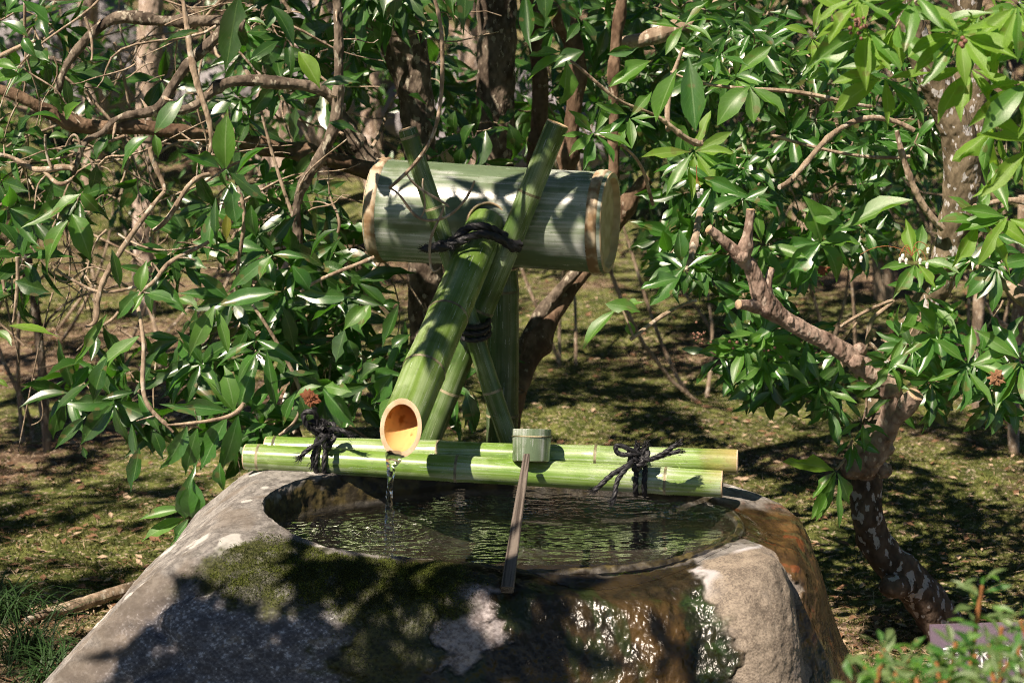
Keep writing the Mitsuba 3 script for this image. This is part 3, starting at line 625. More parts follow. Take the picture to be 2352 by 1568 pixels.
# ------------------------------------------------------------------ evergreen tree behind the bamboo
tree = thing('evergreen_tree', 'evergreen tree with two mottled grey trunks rising behind the bamboo reservoir', 'tree')
limb(tree, 'trunk', [(1128, 700, 5.5, 96), (1140, 480, 5.5, 90), (1136, 300, 5.5, 86), (1140, 150, 5.5, 90), (1142, 0, 5.5, 92), (1150, -300, 5.5, 84), (1170, -700, 5.5, 66)], 'bark_grey', .10, 20)
limb(tree, 'trunk', [(985, 905, 5.3, 92), (982, 760, 5.3, 84), (978, 640, 5.3, 82), (975, 480, 5.3, 80), (962, 300, 5.3, 78), (948, 160, 5.3, 80), (922, 40, 5.3, 86), (880, -60, 5.3, 84), (820, -260, 5.3, 70)], 'bark_grey', .12, 20)
limb(tree, 'trunk', [(962, 330, 5.32, 50), (930, 180, 5.33, 56), (885, 70, 5.34, 60), (830, -20, 5.35, 58), (760, -120, 5.36, 54)], 'bark_grey', .12, 18)
limb(tree, 'branch', [(870, 398, 5.05, 42), (800, 378, 5.02, 40), (700, 352, 5.0, 38), (600, 334, 4.98, 38), (520, 318, 4.97, 34), (420, 305, 4.95, 32), (320, 292, 4.93, 34), (200, 290, 4.9, 30), (80, 240, 4.85, 26), (-40, 200, 4.85, 20)], 'bark_brown', .12, 16)
limb(tree, 'branch', [(965, 455, 5.2, 44), (910, 420, 5.12, 44), (870, 398, 5.05, 42)], 'bark_brown', .12, 16)
limb(tree, 'branch', [(862, 380, 5.1, 44), (810, 318, 5.1, 40), (760, 250, 5.1, 36), (690, 200, 5.1, 34), (620, 165, 5.1, 30), (560, 120, 5.1, 26)], 'bark_grey', .12, 16)
limb(tree, 'branch', [(1240, -40, 5.2, 44), (1290, 40, 5.2, 48), (1318, 110, 5.2, 44), (1322, 200, 5.2, 40), (1312, 300, 5.2, 34), (1300, 420, 5.2, 30)], 'bark_brown', .12, 16)
limb(tree, 'branch', [(1230, 470, 5.6, 34), (1235, 330, 5.6, 40), (1240, 180, 5.6, 38), (1225, 60, 5.6, 36), (1210, -80, 5.6, 34)], 'bark_brown', .12, 14)
limb(tree, 'branch', [(1420, 100, 5.0, 30), (1500, 85, 5.0, 36), (1570, 60, 5.0, 36), (1640, 20, 5.0, 34), (1720, -40, 5.0, 32)], 'bark_tan', .12, 14)
limb(tree, 'branch', [(1408, 420, 4.95, 24), (1410, 280, 4.95, 24), (1412, 130, 4.95, 24), (1424, 30, 4.95, 24), (1440, -60, 4.95, 24)], 'bark_brown', .12, 12)
limb(tree, 'branch', [(1190, 900, 4.9, 40), (1215, 830, 4.95, 44), (1262, 740, 5.0, 40), (1320, 650, 5.05, 36), (1390, 560, 5.1, 34), (1440, 470, 5.1, 32), (1490, 410, 5.1, 26)], 'bark_brown', .14, 16)
limb(tree, 'branch', [(1195, 860, 5.0, 30), (1230, 740, 5.0, 30), (1300, 650, 5.0, 26), (1345, 600, 5.0, 22)], 'bark_grey', .14, 12)
limb(tree, 'branch', [(1172, 1000, 4.95, 34), (1180, 930, 4.93, 38), (1190, 890, 4.9, 40)], 'bark_brown', .12, 12)
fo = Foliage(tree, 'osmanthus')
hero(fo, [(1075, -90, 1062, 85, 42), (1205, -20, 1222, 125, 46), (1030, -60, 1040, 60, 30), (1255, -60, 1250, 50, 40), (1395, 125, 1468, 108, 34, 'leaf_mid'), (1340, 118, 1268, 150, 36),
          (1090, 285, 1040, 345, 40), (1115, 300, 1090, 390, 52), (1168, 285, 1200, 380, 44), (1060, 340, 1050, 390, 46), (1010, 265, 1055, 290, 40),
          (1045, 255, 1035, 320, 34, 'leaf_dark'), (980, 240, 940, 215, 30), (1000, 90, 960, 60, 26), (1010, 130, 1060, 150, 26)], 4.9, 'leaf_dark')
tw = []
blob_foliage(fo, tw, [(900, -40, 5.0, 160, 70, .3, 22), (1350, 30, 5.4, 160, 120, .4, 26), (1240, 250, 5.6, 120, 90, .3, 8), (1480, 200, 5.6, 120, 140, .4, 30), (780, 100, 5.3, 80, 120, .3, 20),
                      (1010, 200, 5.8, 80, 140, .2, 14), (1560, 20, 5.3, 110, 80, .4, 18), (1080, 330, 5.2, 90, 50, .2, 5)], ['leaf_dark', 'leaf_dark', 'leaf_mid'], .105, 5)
part(tree, 'twigs', ply(merge(tw), 'bark_tan'), kind='stuff')
fo.build()

# ------------------------------------------------------------------ evergreen shrub on the left
shrub = thing('evergreen_shrub', 'glossy broad-leaved evergreen shrub with crooked bare twigs beside the basin', 'shrub')
shrub_key[0] = shrub
for pix in (
    [(770, -30, 4.7, 20), (778, 80, 4.7, 22), (778, 180, 4.7, 22), (770, 280, 4.7, 24), (730, 370, 4.7, 26), (690, 440, 4.7, 22), (685, 560, 4.7, 20), (690, 700, 4.75, 20), (680, 830, 4.8, 20), (682, 1020, 4.8, 20)],
    [(560, 60, 4.75, 30), (480, 48, 4.75, 26), (370, 48, 4.75, 24), (260, 44, 4.75, 24), (200, 90, 4.75, 22), (160, 140, 4.75, 18), (132, 215, 4.75, 14)],
    [(770, 240, 4.72, 22), (740, 208, 4.7, 24), (660, 192, 4.68, 26), (560, 186, 4.66, 28), (510, 195, 4.65, 22), (470, 225, 4.62, 20), (380, 250, 4.6, 20)],
    [(512, 70, 4.62, 28), (470, 110, 4.62, 24), (430, 150, 4.6, 22), (390, 210, 4.58, 22), (360, 250, 4.56, 22), (300, 265, 4.55, 18), (255, 285, 4.54, 18), (235, 305, 4.52, 14), (205, 320, 4.52, 14), (180, 365, 4.5, 12), (168, 400, 4.5, 9)],
    [(0, 356, 4.45, 10), (60, 380, 4.45, 12), (85, 390, 4.44, 14), (130, 386, 4.43, 16), (170, 388, 4.42, 12)],
    [(80, 390, 4.44, 9), (110, 402, 4.43, 9), (130, 420, 4.42, 10), (165, 410, 4.42, 8)],
    [(420, 0, 4.6, 10), (432, 80, 4.58, 14), (445, 160, 4.56, 14), (462, 220, 4.55, 14), (478, 270, 4.54, 12), (482, 350, 4.53, 10)],
    [(345, 340, 4.5, 12), (352, 370, 4.5, 12), (370, 410, 4.5, 12), (378, 440, 4.48, 8)],
    [(378, 440, 4.45, 10), (330, 500, 4.44, 12), (275, 580, 4.43, 14), (240, 640, 4.42, 13), (224, 700, 4.41, 12), (220, 735, 4.4, 12), (197, 750, 4.39, 7)],
    [(480, 400, 4.52, 10), (440, 420, 4.5, 10), (400, 480, 4.48, 12), (352, 530, 4.47, 11)],
    [(480, 555, 4.45, 8), (430, 580, 4.44, 9), (380, 612, 4.42, 11), (350, 650, 4.4, 10), (325, 670, 4.4, 8), (320, 720, 4.36, 8), (330, 800, 4.33, 10), (328, 880, 4.31, 11), (340, 930, 4.3, 10), (375, 968, 4.3, 9), (398, 992, 4.3, 6)],
    [(382, 976, 4.3, 5), (430, 972, 4.28, 6), (500, 962, 4.27, 8), (552, 938, 4.26, 12), (560, 925, 4.26, 9)],
    [(640, 1000, 4.45, 7), (690, 905, 4.45, 9), (660, 830, 4.45, 9), (620, 760, 4.45, 8), (580, 700, 4.45, 7)],
    [(545, 430, 4.5, 9), (560, 520, 4.5, 9), (546, 640, 4.5, 8), (548, 660, 4.5, 6)],
    [(880, 590, 4.75, 10), (850, 640, 4.75, 10), (830, 720, 4.75, 12), (800, 850, 4.75, 12), (790, 960, 4.75, 12)],
    [(860, 590, 4.6, 9), (800, 615, 4.6, 9), (740, 640, 4.6, 8), (690, 670, 4.6, 7)],
    [(600, 255, 4.7, 6), (640, 400, 4.7, 8), (690, 540, 4.7, 8)],
    [(40, 590, 4.5, 8), (38, 680, 4.5, 9), (30, 740, 4.5, 6)],
    [(115, 605, 4.45, 6), (145, 630, 4.45, 7), (180, 650, 4.44, 8), (220, 668, 4.43, 8), (300, 662, 4.42, 7), (330, 655, 4.41, 5)],
    [(0, 130, 4.4, 12), (45, 108, 4.38, 10), (80, 95, 4.36, 7)],
    [(150, 340, 4.4, 5), (170, 310, 4.39, 6), (190, 360, 4.4, 6)],
    [(104, 310, 4.4, 5), (112, 370, 4.42, 6), (118, 385, 4.42, 6)],
    [(195, 40, 4.5, 6), (210, 90, 4.5, 7), (210, 140, 4.48, 4)],
):
    limb(shrub, 'branch', pix, 'bark_tan' if max(q[3] for q in pix) < 17 else 'bark_grey', .14, 10, .008, int(pix[0][0]) % 50)
fo = Foliage(shrub, 'osmanthus', 290)
k = .3516
A = lambda l: [(x0 * k, y0 * k, x1 * k, y1 * k, w * k, *m) for (x0, y0, x1, y1, w, *m) in l]
B = lambda l: [(x0 * k, 505.3 + y0 * k, x1 * k, 505.3 + y1 * k, w * k, *m) for (x0, y0, x1, y1, w, *m) in l]
L_, D_, M_ = 'leaf_light', 'leaf_dark', 'leaf_mid'
hero(fo, A([(1560, -40, 1472, 478, 165, D_), (1010, 870, 1205, 595, 120, M_), (970, 890, 715, 1085, 130, M_), (1010, 880, 1045, 1030, 75, L_), (1475, 1100, 1465, 730, 135, L_), (1430, 1095, 1205, 985, 110, M_),
    (1480, 1105, 1450, 1295, 135, M_), (1505, 1130, 1740, 1310, 92, D_), (1550, 1130, 1710, 940, 100, M_), (1510, 1220, 1545, 1475, 125, M_), (1640, 1340, 1660, 1580, 110, M_), (1495, 1380, 1470, 1585, 78, 'leaf_yellow'),
    (520, 1270, 305, 1420, 110, L_), (530, 1260, 655, 1395, 130, L_), (490, 1290, 120, 1480, 115, L_), (470, 1400, 610, 1677, 165, L_), (445, 1440, 205, 1782, 150, L_), (630, 1080, 610, 1258, 130, D_),
    (700, 890, 632, 1060, 125, D_), (430, 780, 505, 665, 80, L_), (410, 740, 295, 620, 100, L_), (400, 795, 210, 700, 110, M_), (150, 250, 220, 355, 90, M_), (215, 255, 320, 400, 90, M_), (180, 240, 10, 110, 110, M_),
    (320, 150, 140, -10, 120, M_), (125, -20, 0, 75, 120, M_), (-30, 425, 100, 410, 62, L_), (-30, 520, 115, 470, 55, L_), (1950, 340, 2100, 560, 105, 'leaf_lime'), (1770, 40, 1960, 280, 130, D_),
    (1820, 270, 1620, 380, 75, D_), (1300, 200, 1065, 280, 85, D_), (300, 905, 190, 840, 70, M_), (320, 900, 435, 870, 70, L_), (20, 900, -60, 800, 110, L_), (1620, 130, 1740, 160, 60, M_), (1410, 1290, 1400, 1660, 48, D_),
    (1700, 560, 1620, 640, 50, D_), (1930, 700, 1920, 930, 75, D_), (200, 760, 90, 850, 90, D_), (120, 900, 60, 960, 90, D_), (560, 960, 300, 1010, 110, D_), (2150, 800, 2340, 860, 80, D_), (2100, 560, 2340, 500, 90, D_)]), 4.42, M_, .05)
hero(fo, B([(920, 470, 928, 270, 120, L_), (910, 465, 705, 690, 95, M_), (940, 480, 852, 600, 62, L_), (955, 480, 1165, 515, 85, M_), (1170, 510, 1295, 575, 85, L_), (700, 615, 470, 950, 60, L_), (910, 755, 570, 1025, 115, L_),
    (1400, 560, 1215, 905, 120, L_), (1410, 580, 1515, 895, 90, L_), (1425, 555, 1830, 445, 105, M_), (1775, 230, 1450, 480, 90, M_), (1790, 215, 1670, 90, 75, M_), (1780, 230, 2000, 225, 70, M_), (1765, 240, 1690, 385, 100, L_),
    (60, 690, 390, 720, 85, 'leaf_lime'), (-20, 720, 75, 810, 60, L_), (-20, 1040, 55, 1080, 40, 'leaf_lime'), (1490, 1250, 1045, 1190, 125, M_), (1525, 1245, 1340, 995, 110, L_), (1530, 1240, 1470, 925, 120, L_),
    (1565, 1225, 1640, 970, 120, M_), (1560, 1060, 1640, 830, 100, M_), (1660, 790, 1350, 960, 70, M_), (1680, 785, 1975, 930, 95, M_), (1745, 860, 1800, 1250, 75, M_), (2100, 1085, 1885, 1150, 85, L_), (2120, 1085, 2295, 1115, 75, L_),
    (2110, 1100, 2320, 1350, 140, M_), (2060, 1000, 1705, 1040, 80, D_), (2200, 60, 1970, 210, 110, D_), (2240, 540, 2020, 650, 120, M_), (1940, 490, 2310, 500, 100, M_), (1910, 300, 2060, 480, 120, M_), (700, 900, 580, 1200, 110, D_),
    (580, 1070, 310, 1240, 90, D_), (730, 190, 800, 470, 80, D_), (560, 1280, 340, 1500, 100, D_), (1220, 1345, 1075, 1680, 130, M_), (1290, 1360, 1190, 1700, 115, M_), (1480, 1290, 1300, 1640, 140, M_), (1555, 1280, 1450, 1700, 150, M_),
    (100, 400, 320, 470, 110, D_), (0, 20, 135, 150, 90, D_), (2250, 720, 2190, 930, 110, D_), (2380, 560, 2260, 700, 110, L_), (1000, 1370, 1080, 1560, 90, D_), (860, 1330, 910, 1600, 95, D_), (540, 1480, 570, 1560, 60, D_),
    (1960, 1150, 2050, 1400, 110, D_), (1740, 1330, 1590, 1400, 90, M_), (1700, 1420, 1600, 1480, 80, M_), (1240, 1220, 1300, 1330, 90, D_), (1930, 1130, 1800, 1380, 90, M_)]), 4.36, M_, .05)
# below the twig end: (0..1280 x 1107..1707) at half size
C = lambda l: [(x0 * .5, 1017 + y0 * .5, x1 * .5, 1017 + y1 * .5, w * .5, *m) for (x0, y0, x1, y1, w, *m) in l]
hero(fo, C([(855, 345, 625, 430, 75, L_), (845, 300, 625, 340, 70, L_), (850, 345, 860, 150, 85, M_), (865, 350, 775, 475, 55, M_), (870, 330, 905, 240, 60, M_), (640, 20, 605, 225, 90, D_), (1010, 90, 1010, 250, 75, M_), (880, 340, 890, 180, 90, M_)]), 4.28, M_, .03)
hero(fo, [(930, 775, 872, 900, 40), (915, 700, 880, 800, 40, D_), (870, 840, 815, 870, 60, D_), (900, 860, 850, 930, 50, M_), (915, 910, 870, 975, 40, L_), (850, 700, 820, 750, 44, L_), (880, 700, 918, 690, 30, D_), (800, 780, 820, 830, 50, D_),
          (1070, 900, 1100, 1005, 44, D_), (1095, 950, 1085, 1000, 30, M_), (900, 800, 935, 760, 36, D_), (860, 870, 905, 850, 30, M_)], 4.55, M_, .06)
tw = []
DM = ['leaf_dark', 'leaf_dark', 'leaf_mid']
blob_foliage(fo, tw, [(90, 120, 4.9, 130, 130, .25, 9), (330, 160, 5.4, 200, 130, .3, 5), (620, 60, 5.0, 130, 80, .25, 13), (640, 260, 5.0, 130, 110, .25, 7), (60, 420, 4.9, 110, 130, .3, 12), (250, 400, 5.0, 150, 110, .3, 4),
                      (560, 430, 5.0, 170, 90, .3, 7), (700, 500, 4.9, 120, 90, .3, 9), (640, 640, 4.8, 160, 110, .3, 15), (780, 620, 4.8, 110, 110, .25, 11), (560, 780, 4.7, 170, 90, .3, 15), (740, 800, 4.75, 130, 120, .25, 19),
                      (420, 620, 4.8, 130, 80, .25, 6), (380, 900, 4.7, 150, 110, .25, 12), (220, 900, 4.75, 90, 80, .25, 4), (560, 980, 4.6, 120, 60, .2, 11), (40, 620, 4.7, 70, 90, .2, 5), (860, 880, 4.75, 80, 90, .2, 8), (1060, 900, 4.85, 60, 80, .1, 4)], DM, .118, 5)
tw += SPURS
for q in range(110):
    u, v, y = rng.uniform(-40, 900), rng.uniform(-60, 620) if q % 4 else rng.uniform(500, 1000), rng.uniform(4.6, 5.6); a_ = P(u, v, y); d_ = nrm([rng.normal(0, 1), rng.normal(0, .3), rng.normal(-.3, .8)]); l_ = rng.uniform(.12, .42)
    tw.append(twig_mesh(a_, a_ + d_ * l_, rng.uniform(.0022, .0048), .0014, .09, 6)); m_ = a_ + d_ * l_ * rng.uniform(.3, .7); tw.append(twig_mesh(m_, m_ + nrm(d_ + rng.normal(0, .7, 3)) * l_ * .45, .0022, .001, .1, 5))
part(shrub, 'twigs', ply(merge(tw), 'bark_tan'), kind='stuff')
fo.build()

# ------------------------------------------------------------------ bare twig hanging before the reservoir
twg = thing('hanging_twig', 'thin bare tan twig hanging in front of the bamboo reservoir', 'twig')
for pix in ([(990, -20, 4.25, 7), (1012, 60, 4.25, 9), (1016, 150, 4.25, 10), (1008, 260, 4.25, 8), (990, 320, 4.25, 8), (930, 400, 4.25, 9), (894, 432, 4.25, 7)],
            [(894, 432, 4.25, 5), (935, 472, 4.25, 6), (965, 502, 4.25, 6), (1000, 506, 4.25, 6), (1050, 480, 4.25, 6), (1075, 448, 4.25, 6), (1090, 415, 4.25, 4)],
            [(935, 400, 4.25, 5), (975, 440, 4.25, 6), (1010, 460, 4.25, 6), (1032, 475, 4.25, 4)],
            [(972, 410, 4.25, 4), (974, 450, 4.25, 4), (975, 480, 4.25, 4), (965, 500, 4.25, 3)],
            [(1020, 472, 4.25, 4), (1010, 500, 4.25, 6), (992, 540, 4.25, 6), (988, 600, 4.25, 6), (994, 622, 4.25, 6), (1013, 614, 4.25, 4)]):
    limb(twg, 'twig', pix, 'bark_tan', .15, 8, .005, 3)

# ------------------------------------------------------------------ andromeda on the right
andr = thing('andromeda_shrub', 'crooked andromeda shrub with lichen-spotted trunk and whorled leaves right of the basin', 'shrub')
YT = 4.62
trunkpix = [(2215, 1545, 4.62, 112), (2165, 1440, 4.62, 100), (2105, 1350, 4.60, 90), (2040, 1285, 4.58, 82), (2000, 1220, 4.57, 76), (1990, 1150, 4.56, 70), (1998, 1060, 4.58, 66), (2012, 960, 4.66, 60), (2040, 860, 4.72, 62), (2090, 760, 4.75, 64), (2150, 660, 4.75, 68), (2186, 560, 4.74, 76), (2206, 460, 4.72, 84), (2214, 370, 4.7, 94), (2190, 280, 4.68, 80), (2150, 190, 4.66, 72), (2105, 90, 4.64, 64), (2070, -40, 4.62, 60), (2040, -250, 4.6, 50)]
limb(andr, 'trunk', trunkpix[:8], 'bark_damp', .16, 24, .008, 4, ((.42, .08, .05),), 'dark damp lower trunk with flakes of white lichen')
limb(andr, 'trunk', trunkpix[6:], 'bark_lichen', .12, 24, .008, 4, (), 'upper trunk speckled with white lichen')
limb(andr, 'trunk', [(2214, 380, 4.72, 70), (2228, 300, 4.72, 66), (2232, 200, 4.72, 60), (2226, 80, 4.72, 54), (2230, -60, 4.72, 50)], 'bark_lichen', .12, 18, .008, 5)
limb(andr, 'knob', [(2085, 1330, 4.57, 50), (2050, 1345, 4.54, 62), (2025, 1335, 4.54, 40)], 'bark_damp', .2, 18, .008, 6)
cutb = [(1985, 1085, 4.52, 56), (2000, 1050, 4.50, 66), (2030, 1000, 4.48, 54), (2048, 950, 4.47, 50), (2050, 905, 4.46, 50), (2005, 860, 4.45, 44), (1950, 815, 4.44, 46), (1880, 775, 4.42, 40), (1800, 730, 4.40, 40), (1755, 690, 4.38, 48), (1735, 640, 4.37, 36), (1715, 600, 4.36, 32)]
limb(andr, 'branch', cutb, 'bark_gnarled', .17, 22, .006, 7, ((.10, .14, .02), (.33, .16, .015), (.45, .12, .02), (.82, .14, .03)), 'pruned crooked branch with bare cut stubs')
for pix in ([(1715, 605, 4.36, 34), (1690, 580, 4.35, 28), (1660, 552, 4.34, 24), (1628, 526, 4.33, 22)], [(1710, 600, 4.36, 32), (1714, 560, 4.35, 26), (1720, 520, 4.35, 22), (1724, 482, 4.35, 20)],
            [(1755, 705, 4.38, 36), (1725, 702, 4.36, 27), (1697, 699, 4.34, 24)], [(1762, 680, 4.39, 30), (1763, 650, 4.39, 22), (1772, 618, 4.4, 17)],
            [(2055, 960, 4.46, 40), (2080, 935, 4.44, 42), (2104, 905, 4.42, 40)]):
    pts = limb(andr, 'stub', pix, 'bark_gnarled', .12, 16, .006, 8)
    e = pts[-1]; d = nrm(pts[-1] - pts[-2]); r = pix[-1][3] / 2 * np.dot(e - CAM, FWD) / FPX
    part(LAST[0], 'cut_face', ply(lathe(e, e + d, [(.0, r * .98), (.0022, r * .86), (.0024, 0)], 20), 'cut_wood', smooth=False))
def burl(u, v, y, w, seed, mat='bark_gnarled'):
    m = trimesh.creation.icosphere(3, 1.0); vv = np.array(m.vertices); r = w / 2 * y / FPX
    vv = vv * (1 + .5 * (meshkit.fbm(vv * 1.6 + seed * 7, 3, seed) - .5))[:, None] * r * np.array([1, .8, 1]) + P(u, v, y)
    part(andr, 'knob', ply((vv, np.array(m.faces)), mat))
for q in ((1985, 1055, 4.50, 84, 1), (1958, 1075, 4.50, 56, 2), (2036, 1030, 4.48, 38, 3), (2040, 1000, 4.465, 30, 4), (2018, 1020, 4.47, 32, 5), (1968, 830, 4.42, 34, 6), (1975, 803, 4.44, 34, 7), (2055, 893, 4.44, 27, 8), (1760, 716, 4.355, 22, 9), (1706, 590, 4.34, 26, 10), (1815, 735, 4.385, 18, 11), (2030, 1080, 4.5, 40, 12)):
    burl(*q)
for pix in ([(2170, 640, 4.75, 14), (2250, 610, 4.7, 26), (2300, 640, 4.65, 30), (2380, 700, 4.6, 34)], [(2010, 780, 4.6, 9), (2000, 740, 4.6, 11), (2030, 710, 4.6, 9), (2055, 690, 4.6, 6)], [(1990, 960, 4.6, 6), (1988, 870, 4.6, 7), (1990, 790, 4.6, 8), (2005, 730, 4.6, 10)], [(1990, 780, 4.6, 8), (2010, 800, 4.6, 9), (2025, 818, 4.6, 5)],
            [(1930, 750, 4.55, 7), (1980, 720, 4.56, 9), (2050, 690, 4.58, 8)], [(2100, 300, 4.6, 12), (1960, 280, 4.55, 14), (1880, 340, 4.5, 13), (1830, 400, 4.48, 12), (1790, 430, 4.45, 10)], [(1540, 165, 4.5, 5), (1740, 205, 4.5, 8), (1830, 212, 4.5, 10), (1900, 225, 4.5, 9), (2000, 245, 4.55, 8)],
            [(1770, 310, 4.7, 8), (1840, 330, 4.7, 8), (1990, 360, 4.7, 8), (2090, 360, 4.7, 9)], [(2060, 300, 4.65, 12), (2080, 380, 4.65, 14), (2120, 470, 4.66, 16), (2165, 525, 4.68, 17)], [(2360, 470, 4.5, 10), (2330, 460, 4.5, 12), (2280, 465, 4.5, 12), (2240, 472, 4.6, 10)],
            [(1365, 309, 4.28, 4), (1420, 330, 4.3, 6), (1480, 400, 4.4, 8), (1500, 470, 4.5, 8)], [(1310, 140, 4.3, 7), (1370, 190, 4.32, 8), (1440, 240, 4.35, 8), (1500, 262, 4.38, 7), (1540, 290, 4.4, 12), (1610, 330, 4.45, 14)], [(1535, 300, 4.45, 12), (1540, 200, 4.5, 12), (1570, 110, 4.5, 8)],
            [(1455, 775, 4.3, 6), (1440, 735, 4.3, 6), (1430, 712, 4.3, 5)], [(1448, 780, 4.3, 9), (1480, 755, 4.32, 11), (1530, 720, 4.36, 10), (1600, 690, 4.4, 8)], [(1957, 1011, 4.45, 6), (1942, 1050, 4.45, 7), (1921, 1077, 4.42, 6)], [(1570, 640, 4.45, 10), (1590, 580, 4.5, 16), (1600, 530, 4.55, 18), (1610, 480, 4.6, 16)]):
    limb(andr, 'branch', pix, 'bark_tan', .14, 8, .008, 9)
fa = Foliage(andr, 'pieris', 295)
def ros(u, v, y, n, px, mat, axis=(0, -.7, .5), droop=.35):
    c = P(u, v, y); rosette(fa, c, nrm(np.array(axis) + rng.normal(0, .12, 3)), n, px * np.dot(c - CAM, FWD) / FPX, mat, droop, True)
LM = ['leaf_light', 'leaf_mid', 'leaf_light']
for q in ((1365, 309, 4.27, 8, 92, LM), (1444, 271, 4.3, 7, 84, LM), (1593, 348, 4.68, 9, 120, ['leaf_light', 'leaf_lime']), (1718, 362, 4.75, 8, 96, LM), (1660, 390, 4.75, 6, 96, LM), (1866, 83, 4.5, 6, 90, ['leaf_light', 'leaf_lime']), (1880, 115, 4.55, 6, 84, LM),
          (1915, 160, 4.55, 6, 90, LM), (1750, 561, 4.6, 6, 110, LM), (1571, 621, 4.4, 6, 100, ['leaf_mid', 'leaf_dark']), (1753, 769, 4.47, 8, 105, LM), (1708, 797, 4.48, 8, 100, ['leaf_mid', 'leaf_light']), (1760, 832, 4.47, 9, 110, LM), (1884, 888, 4.5, 7, 95, LM),
          (1982, 966, 4.42, 5, 66, LM), (1957, 1011, 4.43, 7, 70, ['leaf_mid']), (2045, 835, 4.4, 6, 80, LM), (2102, 607, 4.4, 9, 100, ['leaf_light', 'leaf_lime']), (2130, 680, 4.42, 6, 110, LM), (2147, 765, 4.4, 8, 100, LM), (2221, 842, 4.35, 8, 105, LM), (2345, 832, 4.3, 9, 130, LM),
          (2316, 496, 4.2, 6, 130, ['leaf_light', 'leaf_lime']), (2256, 506, 4.22, 6, 125, ['leaf_light', 'leaf_lime']), (1690, 180, 4.6, 7, 90, LM), (1570, 60, 4.6, 7, 80, LM), (1650, 130, 4.5, 5, 90, ['leaf_mid', 'leaf_dark'])):
    ros(*q)
for q in ((1989, 63, 3.45, 9, 150), (1971, 0, 3.4, 7, 140), (2098, -5, 3.4, 8, 150), (2207, 77, 3.4, 8, 140), (2228, 148, 3.45, 7, 140), (2337, 10, 3.4, 8, 160), (2365, 190, 3.4, 8, 160), (2030, 180, 3.5, 6, 130), (2290, 30, 3.5, 6, 150), (2370, 330, 3.4, 6, 160)):
    ros(q[0], q[1], q[2], q[3], q[4] * .95, ['leaf_lime', 'leaf_lime', 'leaf_lime', 'leaf_light'], (-.2, -.6, .35), .7)
HF = [(1722, 200, 1645, 262, 50, L_), (1722, 200, 1735, 282, 34, L_), (1725, 200, 1805, 265, 46, L_), (1495, 140, 1402, 350 - 165, 42, L_), (1490, 150, 1392, 250 - 55, 40, L_), (1884, 559, 1800, 630, 44, M_), (1884, 559, 1862, 480 - 30, 60, L_), (1884, 559, 1978, 548, 40, L_), (1884, 559, 1950, 632, 56, L_),
          (1884, 559, 1810, 660, 52, M_), (1880, 556, 1770, 575, 40, M_), (1932, 525, 2093, 455, 70, L_), (1940, 520, 1850, 470, 60, L_), (1415, 710, 1332, 790, 40, L_), (1470, 716, 1400, 690, 44, L_), (1560, 640, 1475, 650, 40, M_), (1575, 610, 1490, 700, 50, M_), (1565, 600, 1560, 540, 36, M_),
          (1300, 125, 1205, 180, 46, L_), (1300, 140, 1300, 245, 50, L_), (1290, 120, 1215, 125, 34, L_), (1555, 160, 1500, 280, 56, L_), (1580, 130, 1602, 300, 54, M_),
          (1915, 1080, 1808, 1052, 36, 'leaf_lime'), (1918, 1082, 1862, 1140, 24, L_), (1920, 1084, 1865, 1195, 26, L_), (1920, 1086, 1880, 1205, 28, L_), (1924, 1086, 1958, 1160, 46, L_), (1926, 1100, 1932, 1212, 26, L_), (1430, 705, 1470, 688, 34, L_), (1455, 775, 1440, 735, 24, L_)]
hero(fa, [q for q in HF if not (1870 < q[0] < 1950 and q[1] < 600)], 4.32, L_, .03); hero(fa, [q for q in HF if 1870 < q[0] < 1950 and q[1] < 600], 4.62, L_, .03)
tw = []
blob_foliage(fa, tw, [(1720, 120, 5.0, 170, 130, .3, 40), (1900, 260, 5.0, 170, 130, .3, 34), (1660, 420, 4.8, 130, 90, .3, 26), (1750, 620, 4.7, 130, 90, .2, 26), (1600, 560, 4.8, 90, 80, .2, 14), (1760, 820, 4.65, 130, 90, .2, 28), (1900, 480, 5.0, 150, 90, .3, 20), (2110, 820, 4.6, 90, 100, .2, 14), (2290, 850, 4.5, 90, 70, .2, 16), (2290, 560, 4.7, 90, 60, .2, 8), (2150, 250, 5.0, 160, 120, .2, 18), (1880, 880, 4.65, 90, 70, .2, 10)], ['leaf_dark', 'leaf_mid', 'leaf_mid'], .085, 6)
blob_foliage(fa, tw, [(2140, 40, 3.7, 220, 70, .2, 5), (2340, 260, 3.6, 60, 120, .2, 3)], ['leaf_lime', 'leaf_light'], .10, 6, .8)
part(andr, 'twigs', ply(merge(tw), 'bark_tan'), kind='stuff')
fa.build()

